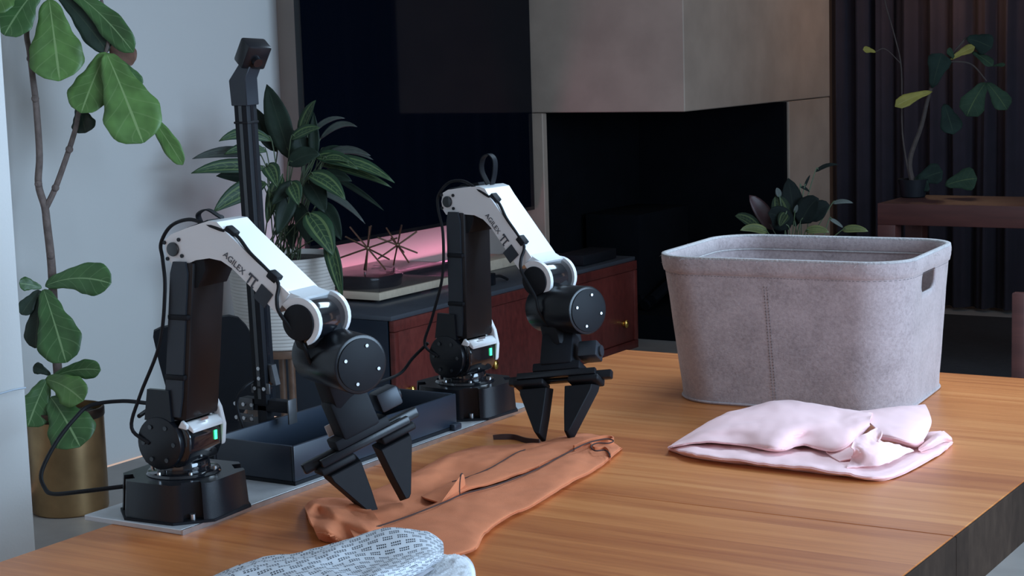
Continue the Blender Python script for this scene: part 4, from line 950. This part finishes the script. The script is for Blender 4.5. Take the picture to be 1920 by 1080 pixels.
zs = min(p.z for p in F3); sc_ = cen + nb_ * .17; sd = nb_.cross(V((0, 0, 1)))
SFm = frame((sc_.x, sc_.y, zs + .02), sd, (0, 0, 1)); b = B(); b.box((0, 0, 0), (.32, .36, .04), M=SFm, bev=.015); b.out('seat', MATTE, t)
for x in (-.12, .12):
    for y in (-.14, .14): b = B(); b.cyl(SFm @ V((x, y, -.02)), V((*(SFm @ V((x * 1.15, y * 1.15, 0))).xy, 0)), .012, .009, seg=10); b.out('leg', STEEL, t)

# ================================================================== laundry on the table
def T(x, y, z=0.0): return atz(x, y, TZ + z)
def rows(rs): return [[T(*p) for p in r_] for r_ in rs]
# ---- terracotta trousers
t = thing('trousers', T(860, 920), 'terracotta trousers lying half folded under the robot grippers', 'trousers')
sheet('back_leg', rows([
    [(600, 942, .003), (680, 926, .003), (770, 889, .003), (832, 856, .003), (890, 838, .003), (960, 833, .003), (1015, 829, .003), (1060, 817, .003), (1100, 813, .003), (1138, 818, .003)],
    [(608, 946, .010), (688, 931, .012), (774, 896, .016), (838, 862, .016), (897, 843, .012), (964, 840, .010), (1015, 834, .010), (1062, 822, .010), (1102, 818, .009), (1140, 822, .006)],
    [(622, 965, .012), (705, 958, .015), (790, 925, .010), (850, 893, .008), (905, 868, .016), (970, 856, .010), (1020, 846, .008), (1066, 832, .010), (1104, 825, .009), (1144, 826, .006)],
    [(640, 1000, .006), (740, 992, .009), (800, 955, .008), (855, 925, .008), (905, 902, .007), (965, 882, .007), (1018, 862, .007), (1065, 845, .007), (1102, 832, .006), (1148, 831, .004)]]), TERRA, t, 7, 8, .0022, .0030, 26, 3, TZ)
sheet('front_leg', rows([
    [(650, 985, .008), (735, 975, .010), (825, 940, .012), (865, 924, .012), (930, 908, .012), (1000, 881, .012), (1050, 854, .012), (1088, 835, .012), (1115, 829, .010), (1140, 827, .008)],
    [(654, 990, .013), (738, 980, .015), (828, 945, .018), (868, 930, .018), (935, 912, .017), (1004, 885, .017), (1054, 858, .016), (1091, 839, .016), (1119, 832, .014), (1146, 828, .012)],
    [(670, 1015, .014), (765, 1008, .016), (848, 980, .018), (888, 955, .017), (952, 932, .014), (1018, 905, .015), (1068, 878, .016), (1104, 857, .014), (1130, 844, .014), (1156, 833, .010)],
    [(694, 1043, .011), (794, 1045, .012), (880, 1028, .012), (906, 996, .011), (955, 963, .010), (1010, 938, .010), (1066, 903, .010), (1113, 877, .010), (1142, 856, .010), (1164, 839, .008)],
    [(697, 1046, .002), (797, 1048, .002), (883, 1031, .002), (907, 999, .002), (955, 966, .002), (1010, 941, .002), (1066, 906, .002), (1114, 880, .002), (1143, 858, .002), (1165, 840, .002)]]), TERRA, t, 7, 8, .0022, .0024, 24, 9, TZ)
sheet('folded_panel', rows([
    [(790, 930, .010), (848, 902, .012), (876, 894, .014), (920, 876, .017), (966, 849, .013), (1012, 836, .012), (1060, 823, .012), (1092, 818, .010)],
    [(798, 934, .016), (852, 906, .018), (880, 897, .020), (926, 880, .020), (970, 855, .018), (1016, 841, .016), (1063, 827, .015), (1095, 821, .013)],
    [(826, 942, .015), (868, 917, .018), (925, 899, .018), (985, 879, .018), (1030, 859, .017), (1062, 844, .016), (1088, 831, .015), (1104, 825, .013)],
    [(834, 946, .012), (874, 921, .014), (932, 905, .013), (995, 882, .013), (1038, 862, .013), (1068, 846, .013), (1092, 834, .012), (1108, 827, .010)]]), TERRA, t, 7, 7, .0022, .0018, 30, 14, TZ)
sheet('bunched_waist', rows([
    [(572, 948, .003), (588, 937, .004), (612, 933, .004), (650, 935, .004), (690, 940, .004)],
    [(572, 953, .014), (590, 942, .024), (615, 939, .014), (652, 942, .022), (692, 948, .014)],
    [(580, 972, .022), (600, 963, .012), (625, 962, .024), (662, 964, .012), (705, 968, .018)],
    [(590, 995, .012), (613, 990, .024), (643, 990, .012), (685, 990, .022), (722, 990, .013)],
    [(598, 1012, .002), (625, 1016, .002), (660, 1018, .002), (700, 1016, .002), (735, 1012, .002)]]), TERRA, t, 9, 8, .0025, .0022, 34, 21, TZ)
# open leg cuff, hems, painted edge shadows, drawstring
b = B(); ax0 = T(822, 948, .018); ax1 = T(866, 914, .020); dd = (ax1 - ax0); n_ = 10; ring = []
for i in range(n_ + 1):
    u_ = i / n_; p = ax0 + dd * u_; rw = .003 + .013 * u_; ring.append([p + V((.35, -.94, 0)) * rw * 1.1 * math.cos(R(an)) + V((0, 0, 1)) * (rw * 1.7 * math.sin(R(an)) - .006) for an in range(-10, 191, 20)])
vr = [[b.bm.verts.new(p) for p in r_] for r_ in ring]
for A, C2 in zip(vr, vr[1:]):
    for k in range(len(A) - 1): b.bm.faces.new((A[k], A[k + 1], C2[k + 1], C2[k]))
o = b.out('cuff', TERRA, t); md = o.modifiers.new('thickness', 'SOLIDIFY'); md.thickness = .002
b = B(); b.tube([r_ for r_ in ring[-1]], .0013, 6, 2); b.out('cuff_hem', TERRAD, t)
b = B(); b.ribbon([T(925, 821, .003), T(945, 819, .005), T(965, 820, .004), T(985, 826, .004), T(1012, 829, .006)], .010, .003, 5, (0, 0, 1)); b.out('drawstring', TERRAD, t)
wb = [(1076, 842, .018), (1096, 833, .018), (1114, 827, .017), (1136, 823, .016), (1150, 826, .014), (1142, 831, .014), (1120, 831, .015), (1108, 837, .015), (1116, 845, .014), (1134, 844, .013), (1142, 850, .012), (1144, 857, .010)]
b = B(); b.ribbon([T(*p) for p in wb], .013, .0025, 5, (0, 0, 1)); b.out('waistband_edge', TERRA, t)
b = B(); b.tube([T(x, y, z + .0072) for x, y, z in wb], .0013, 5, 5); b.out('waistband_hem', TERRAD, t)
b = B(); b.tube([T(700, 990, .017), T(760, 970, .018), T(830, 943, .021), T(870, 926, .021), T(932, 909, .020), T(1000, 883, .019), T(1050, 856, .018), T(1088, 837, .018)], .0012, 5, 6); b.out('side_seam_shadow', TERRAD, t)  # dark tube for the seam and the shadow beside it
b = B(); b.tube([T(884, 1030, .006), T(908, 998, .005), T(955, 966, .004), T(1010, 941, .004), T(1066, 906, .004), T(1114, 880, .004), T(1143, 858, .004), T(1165, 841, .004)], .0014, 5, 6); b.out('bottom_shadow_line', TERRAD, t)  # dark tube painting the shadow along the bottom edge
b = B(); b.tube([T(848, 903, .015), T(876, 895, .017), T(920, 877, .020), T(966, 850, .017), T(985, 843, .015)], .0009, 5, 6); b.out('panel_seam_shadow', TERRAD, t)  # thin dark line, part seam, part painted shadow of the folded edge

# ---- pink shirt
t = thing('folded_shirt', T(1500, 840), 'pale pink cotton shirt roughly folded in front of the felt basket', 'shirt')
sheet('lower_layer', rows([
    [(1262, 834, .004), (1310, 824, .010), (1400, 824, .012), (1500, 828, .012), (1600, 832, .012), (1690, 830, .012), (1735, 812, .012), (1764, 808, .009)],
    [(1258, 837, .007), (1300, 836, .014), (1400, 842, .017), (1500, 849, .017), (1592, 866, .015), (1662, 866, .012), (1738, 832, .014), (1780, 818, .011)],
    [(1255, 840, .007), (1299, 850, .014), (1399, 862, .016), (1499, 873, .016), (1594, 886, .014), (1664, 890, .010), (1748, 850, .010), (1785, 826, .010)],
    [(1254, 842, .002), (1300, 857, .002), (1400, 870, .002), (1500, 882, .002), (1595, 893, .002), (1666, 898, .002), (1752, 857, .002), (1784, 832, .002)]]), PINK, t, 9, 9, .0018, .0030, 36, 31, TZ)
sheet('upper_layer', rows([
    [(1274, 830, .006), (1350, 802, .014), (1420, 788, .016), (1480, 780, .018), (1540, 784, .018), (1585, 786, .018), (1612, 786, .020), (1634, 786, .022)],
    [(1262, 832, .010), (1345, 781, .034), (1400, 764, .043), (1465, 750, .050), (1530, 757, .049), (1585, 766, .046), (1615, 771, .044), (1636, 773, .044)],
    [(1258, 835, .013), (1330, 806, .035), (1395, 795, .045), (1462, 790, .052), (1525, 792, .053), (1575, 788, .052), (1608, 782, .053), (1634, 779, .052)],
    [(1254, 837, .014), (1314, 821, .028), (1386, 817, .034), (1452, 832, .036), (1502, 818, .036), (1556, 824, .038), (1600, 802, .048), (1632, 784, .055)],
    [(1252, 839, .012), (1312, 829, .024), (1388, 832, .026), (1456, 845, .024), (1508, 834, .026), (1566, 846, .024), (1606, 818, .036), (1630, 797, .048)],
    [(1257, 838, .008), (1314, 826, .016), (1390, 826, .018), (1456, 836, .018), (1508, 826, .018), (1566, 834, .018), (1600, 826, .022), (1622, 808, .034)]]), PINK, t, 10, 9, .0018, .0022, 26, 35, TZ)
sheet('yoke_panel', rows([
    [(1608, 782, .020), (1650, 780, .020), (1695, 776, .020), (1730, 774, .020)],
    [(1606, 771, .042), (1650, 766, .044), (1695, 761, .044), (1734, 758, .042)],
    [(1620, 784, .050), (1660, 780, .050), (1705, 778, .048), (1744, 778, .042)],
    [(1640, 800, .048), (1672, 800, .048), (1712, 802, .044), (1746, 796, .034)],
    [(1650, 814, .042), (1682, 820, .040), (1712, 828, .032), (1734, 822, .024)],
    [(1650, 822, .030), (1684, 828, .028), (1710, 836, .020), (1722, 838, .016)]]), PINK, t, 9, 8, .0018, .0016, 26, 37, TZ)
sheet('cuff_ruffle', rows([
    [(1596, 838, .046), (1604, 822, .054), (1625, 812, .058), (1645, 802, .060), (1653, 812, .056), (1646, 828, .048)],
    [(1600, 846, .038), (1614, 838, .045), (1630, 831, .048), (1642, 822, .050), (1650, 824, .047), (1648, 834, .042)],
    [(1596, 860, .022), (1622, 856, .032), (1650, 848, .036), (1675, 838, .034), (1690, 836, .030), (1706, 842, .022)],
    [(1588, 876, .018), (1618, 874, .018), (1648, 872, .020), (1678, 862, .020), (1696, 852, .019), (1714, 846, .017)]]), PINK, t, 8, 8, .0018, .0038, 60, 44, TZ)
sheet('inner_fold', rows([
    [(1548, 846, .020), (1574, 838, .022), (1598, 828, .024), (1616, 816, .030)],
    [(1560, 856, .019), (1584, 850, .024), (1604, 842, .028), (1618, 834, .032)],
    [(1574, 864, .018), (1594, 860, .019), (1608, 856, .021), (1620, 852, .023)]]), PINK, t, 8, 7, .0018, .0012, 50, 48, TZ)
sheet('sleeve_end', rows([
    [(1722, 838, .016), (1740, 824, .020), (1757, 811, .020), (1770, 808, .015)],
    [(1722, 843, .019), (1742, 832, .026), (1764, 818, .026), (1784, 820, .018)],
    [(1726, 846, .014), (1746, 838, .016), (1768, 828, .014), (1784, 827, .011)]]), PINK, t, 8, 7, .0018, .001, 40, 50, TZ)

# ---- striped towel and white terry towel at the near side
t = thing('terry_towel', T(830, 1085), 'white terry towel peeking out under the dashed cotton cloth', 'towel')
def lobes(z0, h_, pts, inner):
    return [[(x, y, z0) for x, y in pts], [(x, y, z0 + h_) for x, y in inner]]
sheet('towel_fold', rows([
    [(770, 1062, .001), (800, 1044, .001), (830, 1036, .001), (862, 1040, .001), (884, 1056, .001), (892, 1084, .001), (886, 1130, .001), (860, 1190, .001)],
    [(770, 1066, .014), (800, 1050, .014), (829, 1042, .018), (857, 1046, .019), (877, 1061, .019), (883, 1086, .019), (877, 1130, .018), (852, 1190, .016)],
    [(760, 1080, .016), (790, 1070, .017), (815, 1068, .019), (832, 1070, .020), (842, 1078, .021), (845, 1092, .021), (840, 1130, .020), (820, 1190, .018)],
    [(700, 1130, .014), (720, 1120, .014), (740, 1118, .014), (755, 1116, .014), (765, 1118, .014), (768, 1124, .014), (766, 1150, .014), (750, 1190, .012)]]), TERRY, t, 7, 7, .004, .003, 60, 60, TZ)
t = thing('dashed_cloth', T(620, 1110), 'grey-white folded cloth with rows of dark dashes near the trousers', 'cloth')
sheet('cloth_body', rows([
    [(330, 1110, .004), (470, 1052, .006), (560, 1036, .006), (650, 1012, .012), (725, 996, .018), (790, 1001, .018), (822, 1019, .018)],
    [(345, 1112, .030), (475, 1060, .040), (565, 1040, .042), (655, 1014, .048), (728, 992, .054), (795, 998, .052), (830, 1016, .046)],
    [(380, 1150, .044), (500, 1095, .050), (590, 1070, .048), (670, 1050, .044), (738, 1040, .050), (800, 1028, .050), (832, 1030, .044)],
    [(430, 1200, .046), (550, 1130, .052), (630, 1095, .050), (700, 1078, .050), (755, 1062, .050), (805, 1044, .048), (828, 1040, .040)],
    [(520, 1260, .030), (600, 1190, .036), (665, 1145, .036), (715, 1110, .036), (760, 1085, .034), (800, 1062, .032), (824, 1048, .030)]]), DASH, t, 9, 9, .003, .004, 22, 70, TZ)
sheet('cloth_under', rows([
    [(520, 1240, .024), (600, 1180, .026), (665, 1135, .028), (715, 1100, .028), (760, 1074, .028), (795, 1058, .026)],
    [(535, 1260, .026), (612, 1196, .029), (675, 1150, .030), (725, 1114, .030), (768, 1084, .030), (806, 1062, .028)],
    [(545, 1270, .018), (620, 1206, .020), (684, 1160, .022), (734, 1124, .024), (776, 1092, .024), (815, 1066, .024)]]), GREYR, t, 7, 6, .003, .001, 30, 75, TZ)
